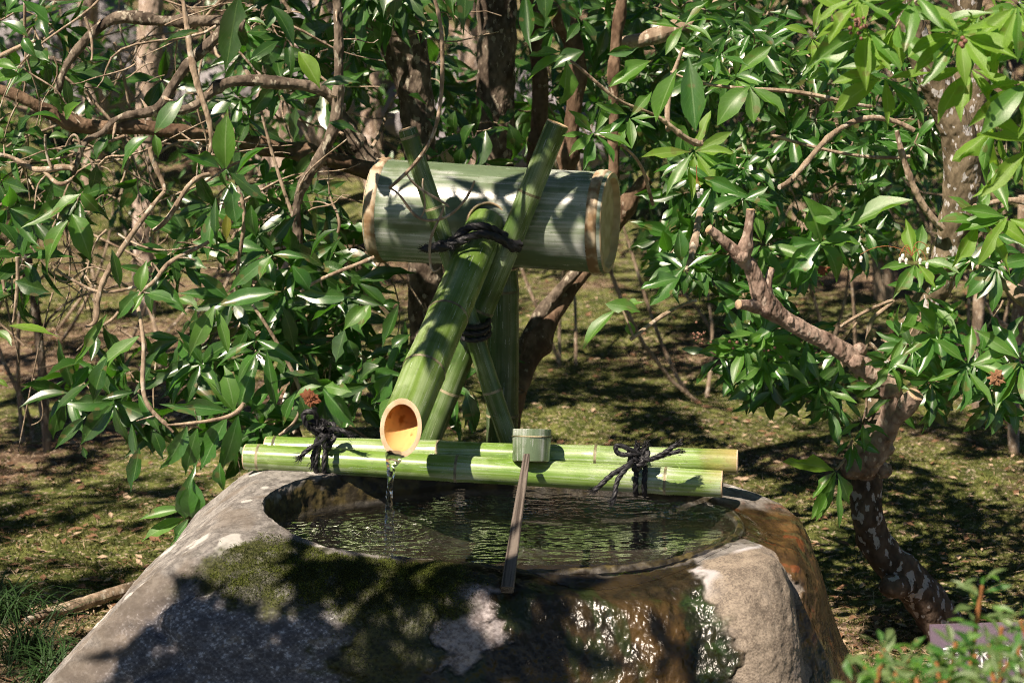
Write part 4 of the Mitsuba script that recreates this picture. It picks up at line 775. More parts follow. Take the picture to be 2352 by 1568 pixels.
# ------------------------------------------------------------------ beyond: trunks, shrubs, rocks
bgt = [((330, 640, 9.0, 54), (335, 300, 9.0, 46), (345, 60, 9.0, 60), (350, -80, 9.0, 52), 'pale'), ((650, 520, 10.5, 66), (648, 300, 10.5, 60), (632, 100, 10.5, 64), (625, -60, 10.5, 60), 'pale'),
       ((1085, 330, 11.0, 50), (1080, 150, 11.0, 50), (1070, 0, 11.0, 52), (1068, -80, 11.0, 50), 'pale'), ((600, 300, 11.5, 40), (610, 100, 11.5, 44), (600, -80, 11.5, 40), (598, -100, 11.5, 40), 'pale'),
       ((2252, 850, 7.2, 24), (2248, 700, 7.2, 26), (2256, 560, 7.2, 24), (2262, 380, 7.2, 20), 'tan'), ((2340, 900, 6.6, 26), (2335, 760, 6.6, 30), (2345, 600, 6.6, 26), (2350, 450, 6.6, 22), 'tan'), ((100, 860, 6.6, 20), (90, 780, 6.6, 20), (75, 660, 6.6, 20), (60, 560, 6.6, 18), 'grey'),
       ((860, 330, 12.0, 50), (850, 200, 12.0, 46), (845, 60, 12.0, 46), (840, -60, 12.0, 46), 'pale'), ((1860, 520, 11.0, 60), (1850, 350, 11.0, 60), (1860, 200, 11.0, 60), (1862, 0, 11.0, 60), 'tan'), ((200, 420, 12.0, 50), (215, 250, 12.0, 46), (205, 60, 12.0, 46), (200, -60, 12.0, 46), 'pale'), ((2040, 520, 9.5, 50), (2030, 400, 9.5, 46), (2035, 250, 9.5, 46), (2030, 0, 9.5, 46), 'tan'), ((740, 300, 12.5, 40), (735, 150, 12.5, 40), (745, 0, 12.5, 40), (745, -80, 12.5, 40), 'pale')]
where = ['far left of the scene', 'behind the left branches', 'right behind the mottled trunks', 'among the far left leaves']
BGL = ['pale tan trunk standing behind the big crooked left branch, tallest of the far trunks', 'pale slim trunk seen under the middle of the long left branch', 'pale pinkish trunk showing close beside the nearer mottled trunk', 'second slim pale trunk crowded close to the middle one', 'thin brown sapling stem growing on the moss behind the spotted trunk', 'thin pale sapling stem at the outermost edge beyond the spotted trunk', 'thin dark sapling stem rising from sunlit moss behind the twigs', 'pale far trunk between the hanging branch and double trunk', 'brown shaded trunk deep behind the whorled leaves', 'pale far trunk under the arching bough in the corner', 'brown shaded trunk just behind the lichen-spotted trunk', 'slim pale far trunk right of the hanging branch']
for q, lab in zip(bgt, BGL):
    pts = [P(u, v, y) for u, v, y, w in q[:4]]; pts[0][2] = min(pts[0][2], float(ground_z(np.array(pts[0][0]), np.array(pts[0][1]))) - .05)
    kk = thing('sapling' if 'sapling' in lab else 'background_tree', lab, 'tree', 'trunks beyond the shrubs')
    rad = [w / 2 * y / FPX for u, v, y, w in q[:4]]
    part(kk, 'trunk', ply(tube(pts, rad, 14, .03, .16, 9, int(q[0][0])), 'bark_' + q[4]))
    tws = []
    for j in range(4):
        a = pts[1] * (1 - j / 5) + pts[3] * j / 5; b = a + np.array([rng.normal(0, .35), rng.normal(0, .2), rng.uniform(.1, .5)])
        tws.append(twig_mesh(a, b, rad[1] * .35, rad[1] * .12, .12))
    part(kk, 'branch', ply(merge(tws), 'bark_' + q[4]))
scene['leaf_shade'] = {'type': 'twosided', 'bsdf': {'type': 'diffuse', 'reflectance': rgb(.035, .075, .018)}}
def leafcloud(centers, radii, n, L, seed):
    """leaves spread through ellipsoids, as cheap folded quads"""
    g = np.random.default_rng(seed); out_v, out_f, out_uv = [], [], []
    base = np.array([[0, 0, 0], [-.17, .38, .05], [0, .45, 0], [.17, .38, .05], [0, 1, -.06]]); fb = np.array([[0, 2, 1], [0, 3, 2], [1, 2, 4], [2, 3, 4]]); ub = np.array([[.5, 0], [0, .4], [.5, .45], [1, .4], [.5, 1]])
    for (c, r, k) in zip(centers, radii, n):
        d = nrm(g.normal(0, 1, (k, 3))) * g.uniform(0, 1, (k, 1)) ** .45
        # sprays: leaves gather round twig ends
        ns = max(3, k // 6); sp = d[:ns]; d = sp[g.integers(0, ns, k)] + g.normal(0, .06, (k, 3))
        p = np.asarray(c) + d * np.asarray(r)
        y = nrm(g.normal(0, 1, (k, 3)) + np.array([0, -.2, -.5])); up = nrm(g.normal(0, .6, (k, 3)) + np.array([0, -.3, 1])); x = nrm(np.cross(y, up)); z = np.cross(x, y)
        l = L * g.uniform(.7, 1.25, k); M = np.stack([x, y, z], -1) * l[:, None, None]
        v = np.einsum('kij,nj->kni', M, base) + p[:, None]
        o = sum(len(a) for a in out_v)
        out_v.append(v.reshape(-1, 3)); out_f.append((fb[None] + (np.arange(k) * 5)[:, None, None] + o).reshape(-1, 3)); out_uv.append(np.tile(ub, (k, 1)))
    return np.vstack(out_v), np.vstack(out_f), np.vstack(out_uv)
BGS = [((150, 180, 8.5), (.75, .5, .50), 260, 'leaf_mid', 'leafy shrub in the corner under the arching bough'), ((470, 170, 9.5), (.55, .4, .45), 300, 'leaf_mid', 'shrub of bright small leaves behind the crossing left branches'),
       ((720, 230, 9.0), (.5, .4, .5), 260, 'leaf_dark', 'dark shrub behind the hanging branch and long bough'), ((1010, 160, 10.0), (.45, .4, .6), 150, 'leaf_mid', 'sparse shrub seen between the two mottled trunks'),
       ((1300, 180, 8.0), (.55, .5, .60), 520, 'leaf_dark', 'dark shrub just right of the mottled trunks'), ((1600, 200, 7.5), (.7, .5, .65), 900, 'leaf_dark', 'dense dark shrub behind the whorled leaves'),
       ((1920, 180, 7.5), (.7, .5, .60), 760, 'leaf_dark', 'dark shrub behind the bright overhanging leaves'), ((2280, 200, 8.0), (.6, .5, .6), 520, 'leaf_dark', 'dark shrub in the corner behind the spotted trunk'),
       ((60, 480, 6.8), (.35, .3, .35), 140, 'leaf_dark', 'small dark shrub low at the picture edge above sunlit moss'), ((340, 400, 8.0), (.5, .4, .30), 170, 'leaf_dark', 'low dark shrub around the foot of the tallest pale trunk'),
       ((1700, 400, 8.5), (.8, .4, .35), 520, 'leaf_dark', 'low dark shrub in the shade beyond the pruned branch'), ((2150, 420, 9.0), (.8, .4, .35), 360, 'leaf_mid', 'low shrub beyond the spotted trunk on shaded moss'),
       ((300, 60, 12.5), (1.3, .6, .7), 800, 'leaf_mid', 'far sunlit shrub mass at the back of the corner'), ((900, 100, 13.0), (1.2, .6, .8), 420, 'leaf_light', 'far pale green shrub glimpsed between the trunks'), ((640, 150, 13.5), (.9, .5, .8), 360, 'leaf_light', 'far pale shrub behind the slim pale trunks')]
for c, r, n, m, lab in BGS:
    kk = thing('background_shrub', lab, 'shrub', 'shrubs beyond the basin'); cc_ = P(*c)
    part(kk, 'foliage', ply(leafcloud([cc_], [r], [int(n * (1.0 if c[0] < 1100 else 1.25))], .078, int(c[0])), m), kind='stuff')
    gz = float(ground_z(np.array(cc_[0]), np.array(cc_[1])))
    st = [twig_mesh([cc_[0] + rng.normal(0, .08), cc_[1] + rng.normal(0, .08), gz - .03], cc_ + rng.normal(0, .5, 3) * np.array(r), .008, .003, .1) for _ in range(3)]
    part(kk, 'stem', ply(merge(st), 'bark_tan'))
scene['rock_grey'] = bump(principled(proc(lambda p, n, uv: mix((.20, .19, .20), (.36, .34, .36), pf(p.x * 9, p.y * 9, p.z * 9, 4))), .85, .2), lambda p, n, uv: pf(p.x * 30, p.y * 30, p.z * 30, 3), .02, 3e-3)
for (u, v, y, r, lab) in ((175, 120, 13.0, .50, 'grey boulder far back behind the arching bough'), (640, 230, 12.8, .42, 'grey boulder far back beneath the crossing branches'), (1100, 250, 12.2, .40, 'grey boulder far back between the mottled trunks'), (1290, 330, 11.5, .34, 'grey boulder in shade far back right of the mottled trunks'), (760, 130, 14.5, .5, 'grey boulder far back near the hanging branch')):
    m = trimesh.creation.icosphere(4, 1.0); vv = np.array(m.vertices)
    vv = vv * (1 + .7 * (meshkit.fbm(vv * 1.3 + u, 4, 3) - .5))[:, None] * r * np.array([1.3, .8, .8]) + P(u, v, y)
    kk = thing('background_rock', lab, 'rock', 'rocks beyond the shrubs'); scene[kk] = ply((vv, np.array(m.faces)), 'rock_grey')

# ------------------------------------------------------------------ crown overhead: the shade
def crown(n, seed):
    g = np.random.default_rng(seed); cs, rs, ns = [], [], []
    for k in range(n):
        gx, gy = g.uniform(-4.2, 4.2), g.uniform(2.5, 13.5)          # the ground it shades
        h = g.uniform(2.0, 3.8); t = h / SUN[2]
        c = np.array([gx, gy, 0]) + SUN * t
        keep = True
        for (x, y, z, rr) in LIT:
            q = np.array([x, y, z]); s_ = np.dot(c - q, SUN); off = np.linalg.norm(c - q - SUN * s_)
            if s_ > 0 and off < rr + .16: keep = False
        x8 = gx + 1.0 * SUN[0] / SUN[2] ; y8 = gy + 1.0 * SUN[1] / SUN[2]
        if -1.5 < x8 < 1.35 and 3.1 < y8 < 5.5 and g.random() > .07: keep = False
        if gx > .4 and gy < 6.8 and g.random() < .32: keep = False
        if gx < .7 and gy > 7.6 and g.random() < .62: keep = False
        if keep: cs.append(c); rs.append((g.uniform(.14, .32), g.uniform(.14, .32), g.uniform(.10, .2))); ns.append(int(g.uniform(40, 95)))
    for (x, y, z, r, k) in SHADE:
        h = g.uniform(1.7, 2.2); c = np.array([x, y, z]) + SUN * ((h - z) / SUN[2]); cs.append(c); rs.append((r, r, r * .5)); ns.append(k)
    return cs, rs, ns
LIT = [(-.72, 3.72, .36, .07), (-.82, 3.66, .24, .07), (.50, 2.2, .66, .28), (.62, 2.2, .66, .28), (.95, 3.95, .2, .16), (-2.3, 9.8, .05, .55), (-1.75, 9.6, .05, .4), (-2.4, 9.2, .05, .4), (.45, 4.36, 1.0, .12), (.55, 4.37, .95, .12), (.2, 3.53, .38, .16), (.12, 3.5, .33, .12), (.50, 4.37, .9, .15), (.6, 4.4, .8, .15), (.72, 4.45, .72, .15), (.80, 4.47, .65, .15), (.78, 4.5, .52, .13), (1.0, 4.7, .95, .15), (1.0, 4.7, 1.2, .15), (-.5, 4.15, .5, .16), (-.25, 4.1, .5, .16), (0, 4.05, .5, .16), (.25, 4.05, .5, .16), (.45, 4.05, .5, .16), (-.22, 3.95, .6, .14), (-.15, 4.2, .75, .10), (.2, 4.5, .98, .10), (-.25, 4.5, 1.0, .12), (-.65, 3.9, .4, .2), (-.8, 3.8, .3, .2), (.45, 3.7, .4, .16), (.62, 3.95, .4, .16), (.7, 4.45, .7, .25), (.55, 4.4, .85, .2), (.35, 4.3, 1.1, .2), (-.5, 4.3, .65, .25), (-.75, 4.4, .95, .3), (-.4, 4.4, 1.0, .2), (.9, 3.4, 1.45, .4), (.75, 4.4, 1.0, .25), (.2, 3.8, .45, .15), (-.3, 3.9, .45, .1), (.95, 4.4, .75, .2), (1.0, 3.9, .2, .25)]
SHADE = [(-.58, 3.58, .36, .09, 20), (-.60, 3.51, .24, .10, 28), (-.22, 4.43, 1.12, .06, 10), (-.16, 4.43, 1.0, .05, 7), (.02, 4.5, 1.08, .07, 6), (-.28, 4.55, 1.02, .05, 8), (.14, 4.475, 1.15, .05, 7), (.02, 3.6, .43, .08, 16), (.30, 3.52, .30, .05, 8), (.95, 4.6, .22, .14, 40), (-.40, 3.49, .32, .17, 75), (-.14, 3.47, .33, .15, 60), (-.50, 3.53, .38, .09, 18), (-.56, 3.45, .2, .12, 40), (-.25, 3.6, .45, .10, 18), (0, 5.4, 1.3, .15, 40), (-.25, 5.2, 1.2, .15, 40), (.04, 3.48, .35, .08, 24), (-.58, 3.5, .28, .16, 70), (-.3, 3.64, .46, .12, 16), (-.05, 3.6, .44, .10, 30), (.8, 4.55, .3, .14, 40), (.85, 4.6, .15, .14, 40),
         (-.04, 4.5, 1.05, .09, 9), (.10, 4.5, .96, .08, 8), (-.1, 4.3, .85, .06, 8), (.25, 4.5, 1.06, .08, 7), (-.2, 4.5, .95, .06, 8), (.28, 4.5, .93, .06, 7), (-.14, 4.2, .76, .05, 5), (-.02, 4.45, .93, .05, 5), (.16, 4.5, 1.07, .06, 8), (-.24, 4.5, 1.06, .05, 6), (.08, 4.5, .55, .12, 40), (.05, 4.5, .7, .08, 20)]
part(tree, 'crown', ply(leafcloud(*crown(1050, 5), .13, 11), 'leaf_shade'), kind='stuff')

# the wood closing the place behind and at both sides
def woods(seed):
    g = np.random.default_rng(seed); cs, rs, ns = [], [], []
    for k in range(430):
        if k % 3 == 0: c = (g.uniform(-9, 9), g.uniform(14.5, 18), g.uniform(1.6, 7))
        elif k % 3 == 1: c = (g.choice([-1, 1]) * g.uniform(4.6, 7.0), g.uniform(5, 15), g.uniform(.3, 5))
        else: c = (g.uniform(-6, 6), g.uniform(9, 16), g.uniform(3.2, 6.5))
        q = np.array(c); t = (0 - q[2]) / -SUN[2]; hit = q - SUN * t
        if k % 3 == 2 and hit[1] < 13.5 and abs(hit[0]) < 4: continue
        cs.append(c); rs.append((g.uniform(.5, 1.0), g.uniform(.5, 1.0), g.uniform(.4, .8))); ns.append(60)
    return cs, rs, ns
scene['surrounding_wood'] = ply(leafcloud(*woods(9), .26, 4), 'leaf_shade')
labels['surrounding_wood'] = {'label': 'dark leafy wood closing in behind and around the garden', 'category': 'wood', 'kind': 'stuff'}

# ------------------------------------------------------------------ ropes
def rope_mesh(pts, r, seed=0, lay=None, taper=0.0):
    pts = np.asarray(pts, float); p, s, x = resample(pts, .0022); t, a, b = frames(p); sides = 18; lay = lay or r * 9.0
    th = np.arange(sides + 1) / sides * 2 * np.pi; ph = x / lay * 2 * np.pi
    rr = r * (.72 + .38 * np.abs(np.cos(1.5 * (th[None] - ph[:, None])))) * (1 - taper * (x / x[-1]) ** 3)[:, None]
    rr = rr * (1 + .25 * (meshkit.noise(np.stack(np.broadcast_arrays(x[:, None] * 300, th[None] * 2.5, seed + 0 * th[None]), -1)) - .5))
    v = p[:, None] + rr[..., None] * (np.cos(th)[None, :, None] * a[:, None] + np.sin(th)[None, :, None] * b[:, None])
    v = v.reshape(-1, 3); n = sides + 1; f = grid_faces(len(p), n)
    return v, f, np.zeros((len(v), 2)), p
def fuzz(p, r, per, L, seed):
    g = np.random.default_rng(seed); n = int(len(p) * per); i = g.integers(0, len(p), n); t = np.gradient(p, axis=0)[i]
    o = nrm(np.cross(nrm(t), g.normal(0, 1, (n, 3)))); d = nrm(o + nrm(t) * g.normal(0, 1.0, (n, 1)) + g.normal(0, .3, (n, 3))); l = L * g.uniform(.4, 1.3, (n, 1))
    b = p[i] + o * r * .9; x = nrm(np.cross(d, g.normal(0, 1, (n, 3)))) * .00035; m = b + d * l * .55 + g.normal(0, l.mean() * .12, (n, 3)); e = m + nrm(d + g.normal(0, .6, (n, 3))) * l * .45
    v = np.stack([b - x, b + x, m + x * .8, m - x * .8, e], 1).reshape(-1, 3); f = np.array([[0, 1, 2], [0, 2, 3], [3, 2, 4]])
    return v, (f[None] + (np.arange(n) * 5)[:, None, None]).reshape(-1, 3), np.zeros((len(v), 2))
def brush(c, d, n, L, spread, seed):
    g = np.random.default_rng(seed); d = nrm(np.asarray(d, float)); dd = nrm(d + g.normal(0, spread, (n, 3))); b = c + g.normal(0, .003, (n, 3)); l = L * g.uniform(.4, 1.2, (n, 1)); x = nrm(np.cross(dd, g.normal(0, 1, (n, 3)))) * .0006
    m = b + dd * l * .6; e = m + nrm(dd + g.normal(0, .4, (n, 3))) * l * .4
    v = np.stack([b - x, b + x, m + x * .8, m - x * .8, e], 1).reshape(-1, 3); f = np.array([[0, 1, 2], [0, 2, 3], [3, 2, 4]])
    return v, (f[None] + (np.arange(n) * 5)[:, None, None]).reshape(-1, 3), np.zeros((len(v), 2))
def lashing(name, label, strands, frays=(), group='black rope lashings'):
    """strands: (part name, points, radius)"""
    k_ = thing(name, label, 'rope', group); fz = []
    for j, (nm, pts, r) in enumerate(strands):
        v, f, uv, p = rope_mesh(pts, r, j * 3); part(k_, nm, ply((v, f, uv), 'rope_fibre')); fz.append(fuzz(p, r, 1.3, r * 1.7, j))
    for j, q in enumerate(frays): fz.append(brush(*q, 60 + j))
    part(k_, 'frayed_fibres', ply(merge(fz), 'rope_fibre', smooth=False), kind='stuff')
rail_ax = nrm(F1 - F0)
def on_rail(u, A_, B_):
    """the point of a rail's axis sighted at column u"""
    w = np.linspace(0, 1, 2001); q = A_ + (B_ - A_) * w[:, None]; uu = 1176 + FPX * (q - CAM)[:, 0] / ((q - CAM) @ FWD); return q[np.argmin(abs(uu - u))]
def wrap(u, r, skew=0.0):
    cF, cG = on_rail(u, F0, F1), on_rail(u, G0, G1); RF, RG = .0272 + r * .8, .0258 + r * .8; d = cG - cF; d = d - rail_ax * (d @ rail_ax); w = nrm(d); n_ = nrm(np.cross(rail_ax, w)); n_ = n_ if n_[2] > 0 else -n_
    pts = [cF + RF * (math.cos(a) * -w + math.sin(a) * n_) for a in np.linspace(math.pi / 2, -math.pi / 2, 9)] + [cG + RG * (math.cos(a) * w + math.sin(a) * n_) for a in np.linspace(-math.pi / 2, math.pi / 2, 9)]
    pts.append(pts[0] * .98 + pts[-1] * .02); return [q + rail_ax * skew * k_ / len(pts) for k_, q in enumerate(pts)]
def px(lst): return [P(u, v, y) for u, v, y in lst]
def knot(u, v, y, s, r, seed):
    """an overhand tangle of scale s about the point sighted at (u, v)"""
    c = P(u, v, y); a = np.linspace(0, 2 * np.pi, 26)[:-1]
    q = np.c_[np.sin(a) + 1.6 * np.sin(2 * a), -.7 * np.sin(3 * a), np.cos(a) - 1.6 * np.cos(2 * a)] * s / 2.3
    return c + np.vstack([q, q[:1]])
RR_ = .0050
lashing('rope_lashing', 'black frayed rope tied over both rods at their end nearer the glossy shrub',
        [('coil', wrap(733, RR_), RR_), ('coil', wrap(752, RR_), RR_), ('knot', knot(745, 990, 4.15, .021, .006, 1), .0050), ('knot', knot(752, 1010, 4.13, .015, .006, 2), .0048), ('knot', knot(728, 978, 4.14, .014, .006, 2), .0056),
         ('loop', px([(742, 990, 4.14), (715, 985, 4.13), (699, 965, 4.12), (700, 948, 4.12), (716, 945, 4.12), (728, 962, 4.13), (745, 985, 4.13)]), .0056), ('end', px([(755, 985, 4.13), (775, 985, 4.11), (790, 990, 4.10), (800, 996, 4.10)]), .0046), ('end', px([(748, 1000, 4.12), (728, 1020, 4.09), (708, 1032, 4.08), (694, 1046, 4.08)]), .0048), ('end', px([(745, 1005, 4.11), (726, 1030, 4.09), (718, 1050, 4.09), (720, 1062, 4.09)]), .0046)],
        [(P(694, 1046, 4.08), (-.8, -.1, -.7), 70, .022, .3), (P(800, 996, 4.10), (.9, -.1, -.25), 60, .018, .3), (P(720, 1062, 4.09), (-.3, 0, -1), 60, .020, .3), (P(745, 975, 4.12), (.2, -.3, .8), 60, .016, .8)])
lashing('rope_lashing', 'black frayed rope tied over both rods at their end nearer the crooked trunk',
        [('coil', wrap(1463, RR_), RR_), ('coil', wrap(1483, RR_), RR_), ('knot', knot(1466, 1050, 4.02, .018, .006, 3), .0060), ('knot', knot(1462, 1062, 4.00, .013, .006, 2), .0056),
         ('loop', px([(1466, 1050, 4.01), (1440, 1044, 3.99), (1416, 1036, 3.99), (1414, 1026, 3.99), (1434, 1026, 3.99), (1455, 1040, 4.0)]), .0048), ('end', px([(1474, 1056, 4.0), (1500, 1052, 3.98), (1525, 1040, 3.97), (1545, 1026, 3.97), (1556, 1019, 3.97)]), .0048), ('end', px([(1474, 1054, 4.0), (1510, 1050, 3.98), (1540, 1040, 3.97), (1562, 1036, 3.97)]), .0045),
         ('end', px([(1452, 1058, 3.99), (1430, 1075, 3.97), (1405, 1090, 3.96), (1385, 1108, 3.95), (1366, 1124, 3.95)]), .0050), ('end', px([(1452, 1062, 3.99), (1430, 1085, 3.96), (1416, 1110, 3.95), (1412, 1135, 3.94), (1406, 1150, 3.94)]), .0050), ('end', px([(1462, 1045, 4.02), (1462, 1030, 4.02), (1464, 1022, 4.02)]), .0056), ('end', px([(1476, 1045, 4.02), (1480, 1030, 4.02), (1482, 1021, 4.02)]), .0056)],
        [(P(1366, 1124, 3.95), (-.7, 0, -.5), 60, .016, .25), (P(1406, 1150, 3.94), (-.2, 0, -1), 60, .014, .25), (P(1556, 1019, 3.97), (.8, 0, .4), 50, .012, .35), (P(1562, 1036, 3.97), (.9, 0, -.1), 40, .012, .3), (P(1464, 1022, 4.02), (-.3, 0, 1), 40, .013, .6), (P(1482, 1021, 4.02), (.3, 0, 1), 40, .013, .6)])
lashing('rope_lashing', 'thick black rope looped over the upper end of the spout below the reservoir',
        [('strand', px([(985, 574, 4.415), (1010, 562, 4.40), (1040, 552, 4.395), (1062, 532, 4.40), (1090, 520, 4.405), (1120, 522, 4.41), (1145, 534, 4.42), (1165, 545, 4.425)]), .0085),
         ('strand', px([(975, 570, 4.41), (1005, 570, 4.39), (1045, 560, 4.38), (1075, 546, 4.385), (1110, 538, 4.39), (1140, 546, 4.395), (1168, 558, 4.41), (1196, 560, 4.43)]), .0088), ('strand', px([(1150, 545, 4.41), (1172, 566, 4.41), (1192, 568, 4.44)]), .009)],
        [(P(975, 571, 4.41), (-1, -.1, -.1), 70, .014, .3), (P(1040, 566, 4.375), (0, -.5, -.6), 60, .016, .5)])
lashing('rope_lashing', 'black rope bound tightly round the crossing of the two slender poles',
        [('coil', [P(1088, 728 + 9 * k_, 4.45) + np.array([.034 * math.cos(a), .058 * math.sin(a), .004 * math.sin(a)]) for a in np.linspace(0, 6.2832, 20)], .0055) for k_ in (1, 2.6, 4.2)])

_b = trimesh.creation.icosphere(1, 1.0); BV0, BF0 = np.array(_b.vertices), np.array(_b.faces)
# ------------------------------------------------------------------ running water
scene['water_solid'] = {'type': 'dielectric', 'int_ior': 1.33}
def stream():
    pts = px([(904, 1046, 3.935), (901, 1060, 3.918), (898, 1085, 3.912), (896, 1120, 3.91), (895, 1165, 3.908), (893, 1216, 3.907)]); p, s, x = resample(pts, .0025); t, a, b = frames(p); sides = 20; th = np.arange(sides + 1) / sides * 2 * np.pi; q = x / x[-1]
    r = np.interp(q, [0, .08, .2, .45, .8, .95, 1], [.012, .0115, .0075, .0058, .0066, .0080, .011])
    r = r[:, None] * (1 + .30 * np.cos(2 * th[None] + 9 * q[:, None]) * (1 - q[:, None] * .4)) * (1 + .7 * (meshkit.fbm(np.stack(np.broadcast_arrays(q[:, None] * 16, th[None], 0 * th[None]), -1), 2, 5) - .5))
    r[:, -1] = r[:, 0]
    v = p[:, None] + r[..., None] * (np.cos(th)[None, :, None] * a[:, None] + np.sin(th)[None, :, None] * b[:, None])
    return v.reshape(-1, 3), grid_faces(len(p), sides + 1), np.zeros((v.shape[0] * v.shape[1], 2))
st_ = thing('water_stream', 'thin clear stream of water falling from the spout into the basin', 'water')
part(st_, 'stream', ply(stream(), 'water_solid'))
for j, (u, v, r) in enumerate(((808, 1224, .013), (857, 1240, .014), (880, 1222, .009), (905, 1222, .010), (868, 1222, .008), (915, 1232, .007), (842, 1226, .006))):
    m = trimesh.creation.icosphere(3, 1.0); vv = np.array(m.vertices) * np.array([r, r, r * .55]) + PZ(u, v, ZW - .001); part(st_, 'bubble', ply((vv, np.array(m.faces)), 'water_clear'))

dg = np.random.default_rng(77); drops = []
for _ in range(60):
    a_, d_ = dg.uniform(0, 6.283), dg.exponential(.03) + .006; r_ = dg.uniform(.0008, .0024); drops.append((BV0 * r_ + np.array([-.245 + d_ * math.cos(a_), 3.908 + d_ * math.sin(a_), ZW + dg.exponential(.010) + .002]), BF0, np.zeros((len(BV0), 2))))
part(st_, 'splash', ply(merge(drops), 'water_solid'), kind='stuff')

# ------------------------------------------------------------------ sign
scene['sign_purple'] = principled(proc(lambda p, n, uv: mix((.13, .095, .135), (.18, .14, .18), pf(p.x * 50, p.y * 50, p.z * 50, 3))), .45, .4)
scene['sign_white'] = principled((.82, .82, .84), .5, .4); scene['sign_stake'] = principled((.10, .08, .08), .6, .3)
sg = thing('plant_sign', 'small purple-grey sign board with white brush characters behind the leafy clump', 'sign')
SO = P(2136, 1433, 3.95); sx = nrm([1, .04, .018]); sn = nrm(np.cross(sx, [0, .30, 1])); sy = np.cross(sn, sx) * (1 if np.cross(sn, sx)[2] > 0 else -1)
sn = np.cross(sx, sy); SWD, SHT = .30, .17
def slab(x0, x1, y0, y1, z0, z1):
    m = trimesh.creation.box((x1 - x0, y1 - y0, z1 - z0)); m.apply_translation(((x0 + x1) / 2, (y0 + y1) / 2, (z0 + z1) / 2)); M = np.eye(4); M[:3, 0], M[:3, 1], M[:3, 2], M[:3, 3] = sx, sy, sn, SO; m.apply_transform(M); return np.array(m.vertices), np.array(m.faces)
part(sg, 'board', mikit.ply(slab(0, SWD, -SHT, 0, -.008, 0), 'sign_purple'))
part(sg, 'stake', mikit.ply(slab(.13, .16, -.45, -.02, -.022, -.0085), 'sign_stake'))
from shapely.geometry import LineString
from shapely.ops import unary_union
K_ = [[[(.25, .88), (.72, .95)], [(.18, .68), (.82, .70)], [(.08, .45), (.92, .47)], [(.52, .92), (.52, .08), (.36, .12)]],
      [[(.5, .95), (.5, .06), (.38, .12)], [(.12, .66), (.42, .68), (.10, .22)], [(.9, .8), (.6, .58)], [(.55, .62), (.92, .15)]],
      [[(.25, .95), (.05, .7)], [(.25, .95), (.45, .75)], [(.12, .66), (.40, .66)], [(.08, .46), (.42, .46)], [(.25, .66), (.25, .1)], [(.05, .08), (.45, .12)], [(.5, .72), (.98, .72)], [(.74, .95), (.74, .05)], [(.74, .7), (.52, .3)], [(.74, .7), (.98, .3)], [(.62, .28), (.86, .28)]]]
for j, ch in enumerate(K_):
    w = .046 if j < 2 else .034; g_ = unary_union([LineString(l).buffer(w) for l in ch]); ms = [trimesh.creation.extrude_polygon(q, .015, engine='earcut') for q in getattr(g_, 'geoms', [g_])]; m = trimesh.util.concatenate(ms); sz = .046
    vv = np.array(m.vertices) * sz; vv = SO + sx * (vv[:, :1] +   .014 + j * .064) + sy * (vv[:, 1:2] - .090) + sn * (vv[:, 2:3] + .0004); part(sg, 'character', mikit.ply((vv, np.array(m.faces)), 'sign_white'))

# ------------------------------------------------------------------ clump near the camera
leaf_bsdf('leaf_azalea', (.16, .27, .09), (.30, .42, .18), (.24, .36, .12), .25, 1.6, (.22, .40, .07), .4)
scene['stem_red'] = principled((.30, .13, .05), .6, .3)
az = thing('azalea_shrub', 'low leafy shrub with orange-brown stems in front of the sign', 'shrub')
faz = Foliage(az, 'pieris', 280); g = np.random.default_rng(51)
tops = [(2255, 1345, 2.32), (2085, 1515, 2.28), (2030, 1490, 2.24), (2190, 1535, 2.24), (2240, 1505, 2.19), (2300, 1440, 2.24), (2345, 1425, 2.19), (2270, 1480, 2.15), (1990, 1530, 2.19), (2195, 1475, 2.2), (2150, 1520, 2.2), (2060, 1540, 2.15), (2105, 1550, 2.15), (2170, 1565, 2.11), (2320, 1510, 2.11), (2240, 1550, 2.11), (2350, 1545, 2.06), (2110, 1570, 2.11), (2020, 1580, 2.11), (2290, 1570, 2.06), (1960, 1575, 2.15), (2340, 1480, 2.32)]
for j, (u, v, y) in enumerate(tops):
    c = P(u, v, y); b = np.array([c[0] + g.normal(0, .05), c[1] + g.normal(0, .05), .0]) * np.array([1, 1, 0]) + np.array([0, 0, c[2] - .30])
    part(az, 'stem', ply(tube([b, (b + c) / 2 + g.normal(0, .012, 3), c], [.0042, .0036, .0026], 8, .01, .12, 60, j), 'stem_red'))
    for q, (n_, off) in enumerate(((5, 0), (4, .018), (3, .040), (2, .066))):
        cc2 = c + (b - c) / np.linalg.norm(b - c) * off; rosette(faz, cc2, nrm(np.array([0, -.15, 1]) + g.normal(0, .15, 3)), n_, .031 + .005 * q, ['leaf_azalea', 'leaf_azalea', 'leaf_light', 'leaf_mid'], .05)
faz.build()

